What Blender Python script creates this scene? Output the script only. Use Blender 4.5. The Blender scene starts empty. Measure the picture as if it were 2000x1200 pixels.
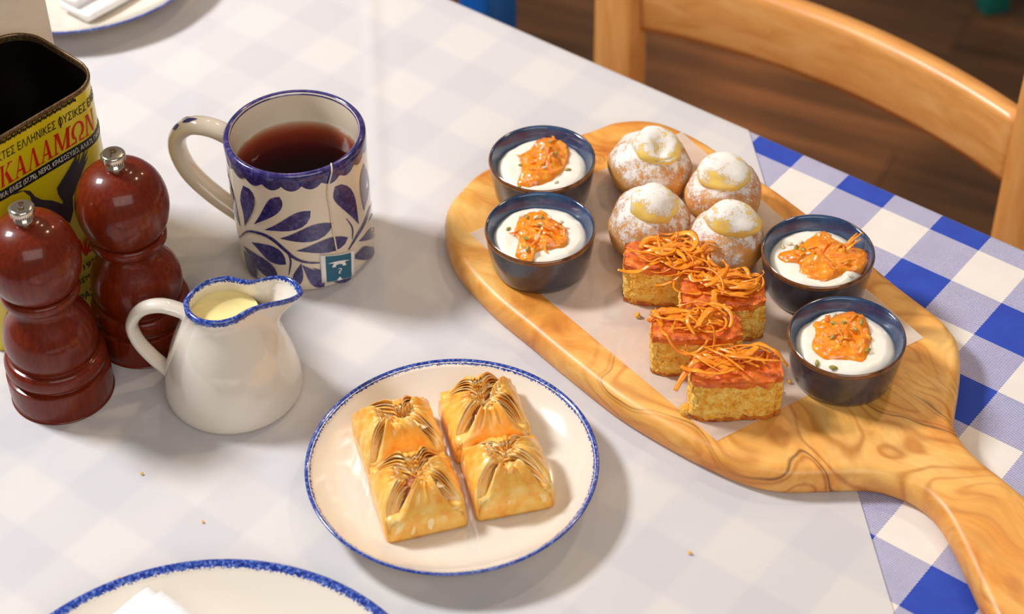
import bpy, bmesh, math, random
from math import sin, cos, pi, radians, sqrt, atan2, hypot
from mathutils import Vector, Matrix, noise
random.seed(7)
SC = bpy.context.scene
COL = SC.collection
T = 0.75                                    # height of the table top

# ------------------------------------------------------------------ camera
cd = bpy.data.cameras.new('camera')
cam = bpy.data.objects.new('camera', cd); COL.objects.link(cam)
rx, ux, bx_ = Vector((0.99963974, -0.01822606, -0.01970262)), Vector((0.02683994, 0.67882018, 0.73381386)), Vector((0, -0.73407832, 0.67906481))
cam.matrix_world = Matrix(((rx.x, ux.x, bx_.x, 0), (rx.y, ux.y, bx_.y, 0), (rx.z, ux.z, bx_.z, T+.95), (0, 0, 0, 1)))
cd.sensor_width = 36; cd.lens = 73.35; cd.clip_start = .05; cd.clip_end = 50
cd.dof.use_dof = True; cd.dof.focus_distance = 1.335; cd.dof.aperture_fstop = 6.3
SC.camera = cam
# ------------------------------------------------------------------ light
w = bpy.data.worlds.new('world'); SC.world = w; w.use_nodes = True
w.node_tree.nodes['Background'].inputs[0].default_value = (1.0, .90, .80, 1)
w.node_tree.nodes['Background'].inputs[1].default_value = .16
def lamp(name, kind, loc, target, energy, color, size, size_y=None):
    l = bpy.data.lights.new(name, kind); l.energy = energy; l.color = color
    if kind == 'AREA':
        l.size = size
        if size_y: l.shape = 'RECTANGLE'; l.size_y = size_y
    elif kind == 'SPOT': l.shadow_soft_size = size; l.spot_size = radians(size_y or 50); l.spot_blend = .6
    else: l.shadow_soft_size = size
    o = bpy.data.objects.new(name, l); COL.objects.link(o); o.location = loc
    d = Vector(target)-Vector(loc); o.rotation_euler = d.to_track_quat('-Z', 'Y').to_euler()
    return o
lamp('window_light', 'AREA', (-1.35, 1.55, 2.35), (0, .98, T), 47, (.95, .97, 1.0), .34)
lamp('front_fill_light', 'AREA', (.55, -1.3, 2.75), (0, 1, T), 37, (1.0, .95, .90), 2.6, 1.5)  # added softbox behind the camera, soft fill rather than a real window
lamp('pendant_light', 'POINT', (.75, 1.75, 2.45), (0, 1, T), 20, (1.0, .76, .50), .07)
lamp('pendant_light', 'POINT', (.15, 2.25, 2.5), (0, 1, T), 9, (1.0, .76, .50), .06)
lamp('pendant_light', 'POINT', (-.35, 2.6, 2.5), (0, 1, T), 7, (1.0, .76, .50), .06)
lamp('pendant_light', 'POINT', (1.3, 2.9, 2.5), (0, 1, T), 22, (1.0, .70, .42), .06)
lamp('ceiling_spot', 'SPOT', (.20, 2.15, 2.5), (.243, 2.277, 0), 130, (1.0, .66, .34), .04, 7)
lamp('ceiling_spot', 'SPOT', (.36, 2.12, 2.5), (.39, 2.19, 0), 170, (1.0, .66, .34), .04, 9)
SC.view_settings.view_transform = 'Standard'; SC.view_settings.look = 'None'
SC.view_settings.exposure = 0.0; SC.view_settings.gamma = 1.0; SC.view_settings.use_curve_mapping = False

# ------------------------------------------------------------------ helpers
def mk(name, vf, mat, parent=None, smooth=True, loc=None, rz=0, uv=None):
    v, f = vf[0], vf[1]
    me = bpy.data.meshes.new(name); me.from_pydata([tuple(p) for p in v], [], f); me.validate()
    if len(vf) > 2:                                       # per-vertex uv
        ul = me.uv_layers.new(name='uv')
        for lp in me.loops: ul.data[lp.index].uv = vf[2][lp.vertex_index]
    if smooth: me.polygons.foreach_set('use_smooth', [True]*len(me.polygons))
    me.materials.append(mat); me.update()
    o = bpy.data.objects.new(name, me); COL.objects.link(o)
    if parent: o.parent = parent
    if loc is not None: o.location = loc
    o.rotation_euler.z = rz
    return o
def thing(name, label, cat, loc=(0, 0, 0), rz=0, group=None):
    o = bpy.data.objects.new(name, None); COL.objects.link(o); o.empty_display_size = .02
    o.location = loc; o.rotation_euler = (0, 0, rz); return tag(o, label, cat, group)
def tag(o, label, cat, group=None):
    o['label'] = label; o['category'] = cat
    if group: o['group'] = group
    return o
def join(*parts):
    V, F = [], []
    for p in parts:
        b = len(V); V += list(p[0]); F += [[i+b for i in f] for f in p[1]]
    return V, F
def fixn(vf):
    bm = bmesh.new(); vs = [bm.verts.new(p) for p in vf[0]]
    for f in vf[1]:
        try: bm.faces.new([vs[i] for i in f])
        except ValueError: pass
    bmesh.ops.recalc_face_normals(bm, faces=bm.faces)
    bm.verts.index_update()
    r = ([tuple(v.co) for v in bm.verts], [[v.index for v in f.verts] for f in bm.faces]); bm.free()
    return r
def lathe(prof, n=72):
    V, F, idx = [], [], []
    for r, z in prof:
        if r < 1e-6: idx.append([len(V)]*n); V.append((0, 0, z))
        else:
            idx.append(list(range(len(V), len(V)+n))); V += [(r*cos(2*pi*i/n), r*sin(2*pi*i/n), z) for i in range(n)]
    for a, b in zip(idx, idx[1:]):
        for i in range(n):
            j = (i+1) % n; q = []
            for k in (a[i], a[j], b[j], b[i]):
                if k not in q: q.append(k)
            if len(q) > 2: F.append(q)
    return V, F
def smoothp(pts, m=6, closed=False):
    P = [Vector(p) for p in pts]; out = []; n = len(P); rng = n if closed else n-1
    for i in range(rng):
        if closed: a, b, c, d = P[(i-1) % n], P[i], P[(i+1) % n], P[(i+2) % n]
        else: a, b, c, d = P[max(i-1, 0)], P[i], P[i+1], P[min(i+2, n-1)]
        for j in range(m):
            s = j/m; out.append(.5*((2*b)+(c-a)*s+(2*a-5*b+4*c-d)*s*s+(3*b-a-3*c+d)*s**3))
    if not closed: out.append(P[-1])
    return out
def tube(path, ra, rb=None, n=8, up=None, taper=None):
    """sweep an ellipse (ra across, rb along 'up') along a path"""
    P = [Vector(p) for p in path]; rb = rb or ra; V, F = [], []; m = len(P)
    nrm = Vector(up) if up else None
    for i, p in enumerate(P):
        t = (P[min(i+1, m-1)]-P[max(i-1, 0)]).normalized()
        if nrm is None: nrm = t.orthogonal()
        nn = (nrm-t*nrm.dot(t))
        nn = nn.normalized() if nn.length > 1e-6 else t.orthogonal().normalized()
        if not up: nrm = nn
        b = t.cross(nn); k = taper(i/(m-1)) if taper else 1
        V += [p+b*(ra*k*cos(2*pi*j/n))+nn*(rb*k*sin(2*pi*j/n)) for j in range(n)]
    for i in range(m-1):
        for j in range(n): F.append([i*n+j, i*n+(j+1) % n, (i+1)*n+(j+1) % n, (i+1)*n+j])
    F.append(list(range(n))[::-1]); F.append([(m-1)*n+j for j in range(n)])
    return V, F
def rbox(sx, sy, sz, bev=.002, seg=2, cx=0, cy=0, cz=0, cuts=0):
    bm = bmesh.new(); bmesh.ops.create_cube(bm, size=1)
    bmesh.ops.scale(bm, vec=(sx, sy, sz), verts=bm.verts)
    if bev: bmesh.ops.bevel(bm, geom=list(bm.edges), offset=bev, segments=seg, profile=.5, affect='EDGES')
    bmesh.ops.translate(bm, vec=(cx, cy, cz), verts=bm.verts); bm.verts.index_update()
    r = ([tuple(v.co) for v in bm.verts], [[v.index for v in f.verts] for f in bm.faces]); bm.free(); return r
def gbox(sx, sy, sz, step):
    """closed box of fine quads, base at z=0, shared vertices"""
    nx, ny, nz = [max(2, int(round(s/step))) for s in (sx, sy, sz)]; ids = {}; V, F = [], []
    def vid(i, j, k):
        if (i, j, k) not in ids: ids[(i, j, k)] = len(V); V.append(Vector((sx*(i/nx-.5), sy*(j/ny-.5), sz*k/nz)))
        return ids[(i, j, k)]
    for i in range(nx):
        for j in range(ny):
            F.append([vid(i, j, nz), vid(i+1, j, nz), vid(i+1, j+1, nz), vid(i, j+1, nz)]); F.append([vid(i, j, 0), vid(i, j+1, 0), vid(i+1, j+1, 0), vid(i+1, j, 0)])
    for i in range(nx):
        for k in range(nz):
            F.append([vid(i, 0, k), vid(i+1, 0, k), vid(i+1, 0, k+1), vid(i, 0, k+1)]); F.append([vid(i, ny, k), vid(i, ny, k+1), vid(i+1, ny, k+1), vid(i+1, ny, k)])
    for j in range(ny):
        for k in range(nz):
            F.append([vid(0, j, k), vid(0, j, k+1), vid(0, j+1, k+1), vid(0, j+1, k)]); F.append([vid(nx, j, k), vid(nx, j+1, k), vid(nx, j+1, k+1), vid(nx, j, k+1)])
    return V, F
def grid(nu, nv, fn):
    V = [fn(i/nu, j/nv) for j in range(nv+1) for i in range(nu+1)]
    F = [[j*(nu+1)+i, j*(nu+1)+i+1, (j+1)*(nu+1)+i+1, (j+1)*(nu+1)+i] for j in range(nv) for i in range(nu)]
    return V, F
def fb(p, s, seed=0): return noise.noise(Vector((p[0]*s+seed*7.3, p[1]*s-seed*3.1, p[2]*s+seed*1.7)))
def solid(o, t, off=0):
    m = o.modifiers.new('thickness', 'SOLIDIFY'); m.thickness = t; m.offset = off; return o

# ------------------------------------------------------------------ materials
class N:
    def __init__(s, name):
        s.m = bpy.data.materials.new(name); s.m.use_nodes = True; s.t = s.m.node_tree; s.b = s.t.nodes['Principled BSDF']; s.out = s.t.nodes['Material Output']
    def n(s, typ, ins=None, **kw):
        x = s.t.nodes.new(typ)
        for k, v in kw.items(): setattr(x, k, v)
        for k, v in (ins or {}).items(): s.set(x.inputs[k], v)
        return x
    def set(s, i, v):
        if isinstance(v, bpy.types.NodeSocket): s.t.links.new(v, i)
        else: i.default_value = (*v, 1) if isinstance(v, tuple) and len(v) == 3 and i.type == 'RGBA' else v
    def p(s, **kw):
        for k, v in kw.items(): s.set(s.b.inputs[k.replace('_', ' ')], v)
        return s.m
    def co(s, kind='Object', scale=(1, 1, 1), rot=(0, 0, 0)):
        c = s.n('ShaderNodeTexCoord'); mp = s.n('ShaderNodeMapping', {'Vector': c.outputs[kind]})
        mp.inputs['Scale'].default_value = scale; mp.inputs['Rotation'].default_value = rot
        return mp.outputs[0]
    def noise(s, vec, scale, detail=4, rough=.55, dist=0):
        return s.n('ShaderNodeTexNoise', {'Vector': vec, 'Scale': scale, 'Detail': detail, 'Roughness': rough, 'Distortion': dist}).outputs[0]
    def ramp(s, fac, stops):
        r = s.n('ShaderNodeValToRGB', {'Fac': fac}); e = r.color_ramp.elements
        while len(e) < len(stops): e.new(.5)
        for x, (p, c) in zip(e, stops): x.position = p; x.color = (*c, 1)
        return r.outputs[0]
    def mix(s, f, a, b, mode='MIX'):
        x = s.n('ShaderNodeMix', data_type='RGBA', blend_type=mode); s.set(x.inputs[0], f); s.set(x.inputs[6], a); s.set(x.inputs[7], b); return x.outputs[2]
    def math(s, op, a, b=0.0, c=0.0, clamp=False):
        x = s.n('ShaderNodeMath', operation=op, use_clamp=clamp)
        for i, v in enumerate((a, b, c)): s.set(x.inputs[i], v)
        return x.outputs[0]
    def bump(s, h, strength=.3, dist=.001):
        s.set(s.b.inputs['Normal'], s.n('ShaderNodeBump', {'Height': h, 'Strength': strength, 'Distance': dist}).outputs[0])
def lin(r, g, b):
    f = lambda c: (c/255/12.92) if c <= 10 else ((c/255+.055)/1.055)**2.4
    return f(r), f(g), f(b)
def plain(name, rgb, rough=.5, **kw):
    return N(name).p(Base_Color=lin(*rgb), Roughness=rough, **kw)
def noisy(name, a, b, scale, rough=.5, bump=0, bscale=None, detail=5, lo=.35, hi=.65, **kw):
    m = N(name); v = m.co(); m.p(Base_Color=m.ramp(m.noise(v, scale, detail), [(lo, lin(*a)), (hi, lin(*b))]), Roughness=rough, **kw)
    if bump: m.bump(m.noise(v, bscale or scale*2, 5), bump)
    return m.m
MT = {}
def build_materials():
    # gingham: twill of blue and white threads, uv in metres along the cloth
    m = N('gingham'); c = m.n('ShaderNodeTexCoord').outputs['UV']; sp = m.n('ShaderNodeSeparateXYZ', {'Vector': c})
    cell = .03799
    pu = m.math('FLOORED_MODULO', m.math('DIVIDE', sp.outputs[0], cell), 2.0); pv = m.math('FLOORED_MODULO', m.math('DIVIDE', sp.outputs[1], cell), 2.0)
    bu = m.math('GREATER_THAN', pu, 1.0); bv = m.math('GREATER_THAN', pv, 1.0)
    th = .0012
    tw = m.math('FRACT', m.math('DIVIDE', m.math('ADD', sp.outputs[0], m.math('MULTIPLY', sp.outputs[1], .45)), th))
    selw = m.math('GREATER_THAN', tw, .5)
    thr = m.mix(selw, m.mix(bu, (0, 0, 0), (1, 1, 1)), m.mix(bv, (0, 0, 0), (1, 1, 1)))
    ns = m.noise(c, 60, 3); blue = m.mix(ns, lin(24, 54, 158), lin(38, 76, 190)); wh = m.mix(ns, lin(226, 216, 206), lin(240, 232, 224))
    m.p(Base_Color=m.mix(thr, wh, blue), Roughness=.85, Sheen_Weight=.1); m.bump(tw, .25, .0004); MT['gingham'] = m.m
    # thin paper table cover: lets a little of the cloth show through
    m = N('paper_cover'); v = m.co()
    m.p(Base_Color=lin(238, 233, 230), Roughness=.75); m.bump(m.noise(v, 900, 2), .12, .0004)
    tl = m.n('ShaderNodeBsdfTranslucent', {'Color': lin(240, 240, 242)}); m1 = m.n('ShaderNodeMixShader', {'Fac': .24}); m.t.links.new(m.b.outputs[0], m1.inputs[1]); m.t.links.new(tl.outputs[0], m1.inputs[2])
    tr = m.n('ShaderNodeBsdfTransparent'); mx = m.n('ShaderNodeMixShader', {'Fac': .08}); m.t.links.new(m1.outputs[0], mx.inputs[1]); m.t.links.new(tr.outputs[0], mx.inputs[2]); m.t.links.new(mx.outputs[0], m.out.inputs[0]); MT['paper'] = m.m
    m = N('parchment'); v = m.co(); f = m.math('MULTIPLY', m.noise(v, 22, 3), .72)
    m.p(Base_Color=lin(232, 220, 208), Roughness=.5); m.bump(m.noise(v, 60, 3), .1, .001)
    tr = m.n('ShaderNodeBsdfTransparent', {'Color': (1, .97, .93)}); mx = m.n('ShaderNodeMixShader', {'Fac': f})
    m.t.links.new(m.b.outputs[0], mx.inputs[1]); m.t.links.new(tr.outputs[0], mx.inputs[2]); m.t.links.new(mx.outputs[0], m.out.inputs[0]); MT['parchment'] = m.m
    MT['porcelain'] = plain('porcelain', (230, 220, 206), .12, Coat_Weight=.6, Coat_Roughness=.04)
    MT['mug'] = plain('mug_glaze', (226, 211, 190), .12, Coat_Weight=.5, Coat_Roughness=.04)
    # sponged blue rim: uv v runs -1..1 across the band
    m = N('blue_rim'); c = m.co(); uv = m.n('ShaderNodeSeparateXYZ', {'Vector': m.n('ShaderNodeTexCoord').outputs['UV']}).outputs[1]
    ns = m.noise(c, 700, 3, .7); big = m.noise(c, 260, 3)
    mask = m.math('LESS_THAN', m.math('ADD', m.math('ABSOLUTE', uv), m.math('MULTIPLY', m.math('SUBTRACT', ns, .5), 1.5)), .80)
    blue = m.ramp(m.noise(c, 520, 3, .6), [(.36, lin(24, 38, 112)), (.52, lin(44, 72, 165)), (.68, lin(126, 150, 210))])
    m.p(Base_Color=m.mix(mask, lin(230, 220, 206), blue), Roughness=.12, Coat_Weight=.6, Coat_Roughness=.04); MT['blue_rim'] = m.m
    m = N('mug_paint'); c = m.co(); ns = m.noise(c, 160, 4, .6, 1.5)
    m.p(Base_Color=m.ramp(ns, [(.35, lin(30, 26, 78)), (.55, lin(58, 50, 112)), (.75, lin(104, 92, 146))]), Roughness=.15, Coat_Weight=.5, Coat_Roughness=.04); MT['mug_paint'] = m.m
    # lacquered dark wood of the mills
    m = N('mill_wood'); c = m.co('Object', (420, 420, 14)); g = m.noise(c, 1, 4, .5, .2); c2 = m.noise(m.co('Object', (1300, 1300, 40)), 1, 2)
    base = m.ramp(g, [(.3, lin(92, 24, 6)), (.55, lin(108, 32, 8)), (.75, lin(122, 40, 11))])
    m.p(Base_Color=m.mix(m.math('LESS_THAN', c2, .30), base, lin(44, 12, 8)), Roughness=.38, Specular_IOR_Level=.15, Coat_Weight=.45, Coat_Roughness=.1); m.bump(c2, .08, .0005); MT['mill_wood'] = m.m
    MT['stamp'] = plain('stamped_brass', (92, 70, 44), .35, Metallic=.6)
    MT['steel'] = plain('polished_steel', (215, 205, 190), .16, Metallic=1.0)
    # olive wood of the serving board
    m = N('olive_wood'); base = m.co('Object', (1, 1, 1), (0, 0, radians(46)))
    nv = m.n('ShaderNodeTexNoise', {'Vector': base, 'Scale': 7.0, 'Detail': 2.0, 'Roughness': .45}).outputs[1]
    nv = m.n('ShaderNodeVectorMath', {0: nv, 1: (.5, .5, .5)}, operation='SUBTRACT').outputs[0]
    warp = m.n('ShaderNodeVectorMath', {0: base, 1: m.n('ShaderNodeVectorMath', {0: nv, 'Scale': .16}, operation='SCALE').outputs[0]}, operation='ADD').outputs[0]
    def st(a, b, c): mp = m.n('ShaderNodeMapping', {'Vector': warp}); mp.inputs['Scale'].default_value = (a, b, c); return mp.outputs[0]
    n1 = m.noise(st(7, 34, 30), 1.0, 6, .6, .3); fine = m.noise(st(18, 190, 120), 1.0, 4, .6); n2 = m.noise(st(5, 15, 12), 1.0, 2, .4); msk = m.noise(base, 9, 2, .5); tone = m.noise(base, 5.5, 2, .5)
    colr = m.ramp(n1, [(.30, lin(206, 120, 38)), (.45, lin(238, 166, 74)), (.60, lin(250, 194, 108)), (.78, lin(255, 212, 136))])
    colr = m.mix(m.math('MULTIPLY', m.math('SUBTRACT', tone, .42, clamp=True), 2.4, clamp=True), colr, m.mix(1.0, colr, (.92, .74, .50), 'MULTIPLY'))
    cont = m.math('SINE', m.math('MULTIPLY', n2, 95.0)); cont = m.math('POWER', m.math('MULTIPLY', m.math('ADD', cont, 1.0), .5), 5.0)
    colr = m.mix(m.math('MULTIPLY', cont, m.math('MULTIPLY', m.math('SUBTRACT', msk, .36, clamp=True), 2.6, clamp=True)), colr, m.mix(1.0, colr, (.66, .48, .30), 'MULTIPLY'))
    vd = m.math('ABSOLUTE', m.math('SUBTRACT', n2, .50)); vein = m.math('SUBTRACT', 1.0, m.math('DIVIDE', vd, .010), clamp=True)
    vein = m.math('MULTIPLY', vein, m.math('MULTIPLY', m.math('SUBTRACT', msk, .50, clamp=True), 7.0, clamp=True))
    colr = m.mix(m.math('MULTIPLY', vein, .85), colr, lin(92, 46, 16)); colr = m.mix(.28, colr, m.ramp(fine, [(.35, (.55, .42, .28)), (.6, (1, 1, 1))]), 'MULTIPLY')
    m.p(Base_Color=colr, Roughness=.42, Coat_Weight=.10, Coat_Roughness=.3); m.bump(fine, .05, .0005); MT['olive_wood'] = m.m
    m = N('slate_glaze'); c = m.co(); z = m.n('ShaderNodeSeparateXYZ', {'Vector': c}).outputs[2]; ns = m.noise(c, 45, 4)
    rr = m.n('ShaderNodeVectorMath', {0: m.n('ShaderNodeVectorMath', {0: c, 1: (1, 1, 0)}, operation='MULTIPLY').outputs[0]}, operation='LENGTH').outputs[1]
    out_c = m.ramp(ns, [(.35, lin(46, 44, 54)), (.6, lin(66, 66, 80))]); MT['slate'] = m.p(Base_Color=out_c, Roughness=.2, Coat_Weight=.5, Coat_Roughness=.06)
    m = N('blue_glaze'); c = m.co(); MT['blue_glaze'] = m.p(Base_Color=m.ramp(m.noise(c, 60, 4), [(.35, lin(38, 52, 86)), (.65, lin(58, 88, 124))]), Roughness=.14, Coat_Weight=.6, Coat_Roughness=.05)
    m = N('brown_glaze'); c = m.co(); MT['brown_glaze'] = m.p(Base_Color=m.ramp(m.noise(c, 90, 3), [(.35, lin(84, 48, 26)), (.65, lin(138, 84, 42))]), Roughness=.14, Coat_Weight=.6, Coat_Roughness=.05)
    m = N('yogurt'); c = m.co(); m.p(Base_Color=lin(244, 236, 222), Roughness=.32, Subsurface_Weight=.25, Subsurface_Scale=.004, Coat_Weight=.25, Coat_Roughness=.2); m.b.inputs['Subsurface Radius'].default_value = (1, .8, .6); m.bump(m.noise(c, 120, 3), .15, .001); MT['yogurt'] = m.m
    m = N('carrot_jam'); c = m.co(); m.p(Base_Color=m.ramp(m.noise(c, 230, 4), [(.3, lin(250, 122, 2)), (.55, lin(255, 150, 10)), (.78, lin(255, 196, 60))]), Roughness=.2, Subsurface_Weight=.3, Subsurface_Scale=.003, Coat_Weight=.9, Coat_Roughness=.06); m.b.inputs['Subsurface Radius'].default_value = (1, .5, .1); m.bump(m.noise(c, 500, 4), .5, .0012); MT['jam'] = m.m
    MT['seed_dark'] = noisy('seed_green', (134, 122, 44), (188, 172, 90), 300, .4)
    MT['seed_pale'] = noisy('seed_cut', (196, 186, 142), (236, 226, 198), 300, .45)
    # choux: golden shell, sugar settled on what faces up
    def sugar(name, dark, light, amt, bw=2.0):
        m = N(name); c = m.co(); g = m.n('ShaderNodeNewGeometry'); z = m.n('ShaderNodeSeparateXYZ', {'Vector': g.outputs['Normal']}).outputs[2]
        fine = m.noise(c, 1500, 3, .8); big = m.noise(c, 75, 4, .6)
        k = m.math('ADD', m.math('ADD', m.math('MULTIPLY', z, .95), m.math('MULTIPLY', m.math('SUBTRACT', big, .5), bw)), m.math('ADD', m.math('MULTIPLY', m.math('SUBTRACT', fine, .5), 1.7), m.math('MULTIPLY', m.math('SUBTRACT', m.noise(c, 420, 4, .7), .5), 1.7)))
        msk = m.math('SMOOTH_MIN', m.math('MULTIPLY', m.math('SUBTRACT', k, amt), 3.6, clamp=True), .97, .06)
        shell = m.ramp(m.noise(c, 60, 5), [(.3, lin(*dark)), (.7, lin(*light))])
        m.p(Base_Color=m.mix(msk, shell, lin(246, 240, 234)), Roughness=m.math('ADD', .45, m.math('MULTIPLY', msk, .45)), Subsurface_Weight=.08, Subsurface_Scale=.004)
        m.bump(m.math('ADD', m.math('MULTIPLY', m.noise(c, 180, 5), .7), m.math('ADD', m.math('MULTIPLY', fine, .5), m.math('MULTIPLY', msk, .8))), .55, .0012); return m.m
    MT['choux'] = sugar('choux_shell', (208, 126, 44), (242, 182, 96), .33)
    MT['custard'] = sugar('custard_cream', (252, 204, 78), (255, 224, 124), .42, 3.4)
    # cake
    m = N('cake_crumb'); c = m.co(); vo = m.n('ShaderNodeTexVoronoi', {'Vector': c, 'Scale': 900.0}).outputs[0]; ns = m.noise(c, 170, 5, .65)
    pore = m.math('GREATER_THAN', m.noise(c, 400, 3, .6), .60)
    m.p(Base_Color=m.mix(m.math('MULTIPLY', pore, .55), m.ramp(ns, [(.26, lin(196, 108, 14)), (.40, lin(242, 172, 46)), (.56, lin(254, 206, 96)), (.8, lin(255, 230, 150))]), lin(190, 104, 18)), Roughness=.7, Subsurface_Weight=.15, Subsurface_Scale=.003); m.bump(m.math('ADD', vo, ns), .6, .0012); MT['crumb'] = m.m
    m = N('cake_crust'); c = m.co(); ns = m.noise(c, 190, 5, .65)
    m.p(Base_Color=m.ramp(ns, [(.3, lin(184, 68, 3)), (.5, lin(226, 102, 8)), (.72, lin(246, 152, 38))]), Roughness=.36, Coat_Weight=.3, Coat_Roughness=.15); m.bump(m.noise(c, 500, 4, .7), .7, .0012); MT['crust'] = m.m
    MT['base_crust'] = noisy('cake_base', (176, 86, 16), (226, 138, 40), 260, .6, .6, 600)
    m = N('candied_carrot'); c = m.co(); m.p(Base_Color=m.ramp(m.noise(c, 150, 3), [(.3, lin(246, 126, 10)), (.6, lin(255, 158, 30)), (.8, lin(255, 190, 80))]), Roughness=.28, Subsurface_Weight=.2, Subsurface_Scale=.002, Coat_Weight=.4, Coat_Roughness=.12); m.b.inputs['Subsurface Radius'].default_value = (1, .4, .1); MT['shred'] = m.m
    # filo
    m = N('filo'); c = m.co(); ns = m.noise(c, 85, 4, .6); 
    m.p(Base_Color=m.ramp(ns, [(.28, lin(244, 150, 40)), (.5, lin(255, 190, 80)), (.74, lin(255, 220, 138))]), Roughness=.32, Subsurface_Weight=.10, Subsurface_Scale=.002, Coat_Weight=.4, Coat_Roughness=.2); m.b.inputs['Subsurface Radius'].default_value = (1, .55, .2); m.bump(m.noise(c, 260, 4), .25, .001); MT['filo'] = m.m
    MT['filo_pale'] = noisy('filo_flake', (248, 206, 126), (255, 236, 186), 120, .4)
    MT['nuts'] = noisy('nut_filling', (146, 62, 22), (214, 140, 82), 380, .5, .8, 700)
    # chair, floor, paint
    def wood(name, stops, sc, rough, coat=.2):
        m = N(name); v = m.co('Object', sc); g = m.noise(v, 1, 5, .6, .6)
        rn = m.n('ShaderNodeObjectInfo').outputs['Random']
        colr = m.ramp(g, stops); m.p(Base_Color=colr, Roughness=rough, Coat_Weight=coat, Coat_Roughness=.25); m.bump(g, .06, .001); return m
    MT['beech'] = wood('beech', [(.3, lin(222, 146, 72)), (.55, lin(240, 170, 94)), (.75, lin(248, 186, 114))], (14, 70, 70), .36).m
    MT['beech_post'] = wood('beech_post', [(.3, lin(222, 146, 70)), (.55, lin(240, 168, 92)), (.75, lin(246, 184, 112))], (70, 70, 10), .36).m
    m = N('floor_wood'); v = m.co('Object', (3, 40, 40)); rn = m.n('ShaderNodeObjectInfo').outputs['Random']; off = m.n('ShaderNodeVectorMath', {0: v, 1: m.n('ShaderNodeCombineXYZ', {0: m.math('MULTIPLY', rn, 90.0), 1: m.math('MULTIPLY', rn, 37.0)}).outputs[0]}, operation='ADD').outputs[0]
    g = m.noise(off, 1, 5, .6, .5); tone = m.math('ADD', .62, m.math('MULTIPLY', rn, .6))
    m.p(Base_Color=m.mix(1.0, m.ramp(g, [(.3, lin(64, 42, 26)), (.55, lin(96, 62, 38)), (.75, lin(124, 82, 50))]), m.n('ShaderNodeCombineColor', {0: tone, 1: tone, 2: tone}).outputs[0], 'MULTIPLY'), Roughness=.42); m.bump(g, .15, .002); MT['floor'] = m.m
    MT['blue_paint'] = noisy('blue_paint', (10, 86, 172), (16, 104, 192), 20, .45, .05, 60)
    MT['teal_paint'] = noisy('teal_paint', (10, 118, 108), (14, 138, 124), 20, .5, .05, 60)
    MT['table_wood'] = wood('table_wood', [(.3, lin(150, 98, 52)), (.7, lin(186, 130, 78))], (6, 40, 40), .5).m
    # tin
    m = N('tin_yellow'); c = m.co(); ns = m.noise(c, 220, 4, .7); MT['tin_yellow'] = m.p(Base_Color=m.mix(m.math('LESS_THAN', ns, .24), m.ramp(m.noise(c, 12, 2), [(.3, lin(226, 200, 12)), (.7, lin(240, 216, 26))]), lin(120, 98, 24)), Roughness=.3, Metallic=.15, Coat_Weight=.3)
    MT['tin_inside'] = noisy('tin_inside', (16, 10, 7), (34, 21, 14), 25, .42, Metallic=.6)
    m = N('tin_lip'); c = m.co(); MT['tin_lip'] = m.p(Base_Color=m.ramp(m.noise(c, 500, 3, .7), [(.35, lin(84, 62, 42)), (.6, lin(138, 110, 78))]), Roughness=.35, Metallic=.7)
    MT['red_ink'] = plain('red_ink', (206, 30, 24), .4); MT['black_ink'] = plain('black_ink', (24, 20, 22), .4); MT['pale_ink'] = plain('pale_ink', (220, 212, 196), .4)
    MT['green_ink'] = plain('green_ink', (70, 92, 52), .4)
    m = N('bird_ink'); c = m.co('Object', (1, 1, 1), (0, radians(30), 0)); wv = m.n('ShaderNodeTexWave', {'Vector': c, 'Scale': 420.0, 'Distortion': 4.0, 'Detail': 2.0}).outputs[0]
    MT['bird_ink'] = m.p(Base_Color=m.ramp(wv, [(.35, lin(30, 22, 36)), (.85, lin(74, 56, 62))]), Roughness=.4)
    # liquids, paper goods
    m = N('tea'); tr = m.n('ShaderNodeBsdfTransparent'); gs = m.n('ShaderNodeBsdfGlossy', {'Roughness': .02}); fr = m.n('ShaderNodeFresnel', {'IOR': 1.33}); bf = m.n('ShaderNodeNewGeometry').outputs['Backfacing']; mx = m.n('ShaderNodeMixShader', {'Fac': m.math('MULTIPLY', fr.outputs[0], m.math('SUBTRACT', 1.0, bf))})
    m.t.links.new(tr.outputs[0], mx.inputs[1]); m.t.links.new(gs.outputs[0], mx.inputs[2]); m.t.links.new(mx.outputs[0], m.out.inputs['Surface'])
    va = m.n('ShaderNodeVolumeAbsorption', {'Color': (.80, .36, .10), 'Density': 150.0}); m.t.links.new(va.outputs[0], m.out.inputs['Volume']); MT['tea'] = m.m
    m = N('milk'); MT['milk'] = m.p(Base_Color=lin(244, 226, 160), Roughness=.12, Subsurface_Weight=.3, Subsurface_Scale=.004)
    MT['napkin'] = noisy('napkin', (240, 239, 240), (248, 247, 247), 300, .85, .12, 900)
    MT['card'] = noisy('card', (224, 208, 190), (232, 218, 200), 40, .7)
    MT['tag_teal'] = plain('tag_teal', (34, 98, 124), .55); MT['tag_white'] = plain('tag_white', (236, 234, 230), .6)
    MT['string'] = noisy('string', (222, 204, 176), (240, 228, 206), 900, .8)
build_materials()
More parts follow.
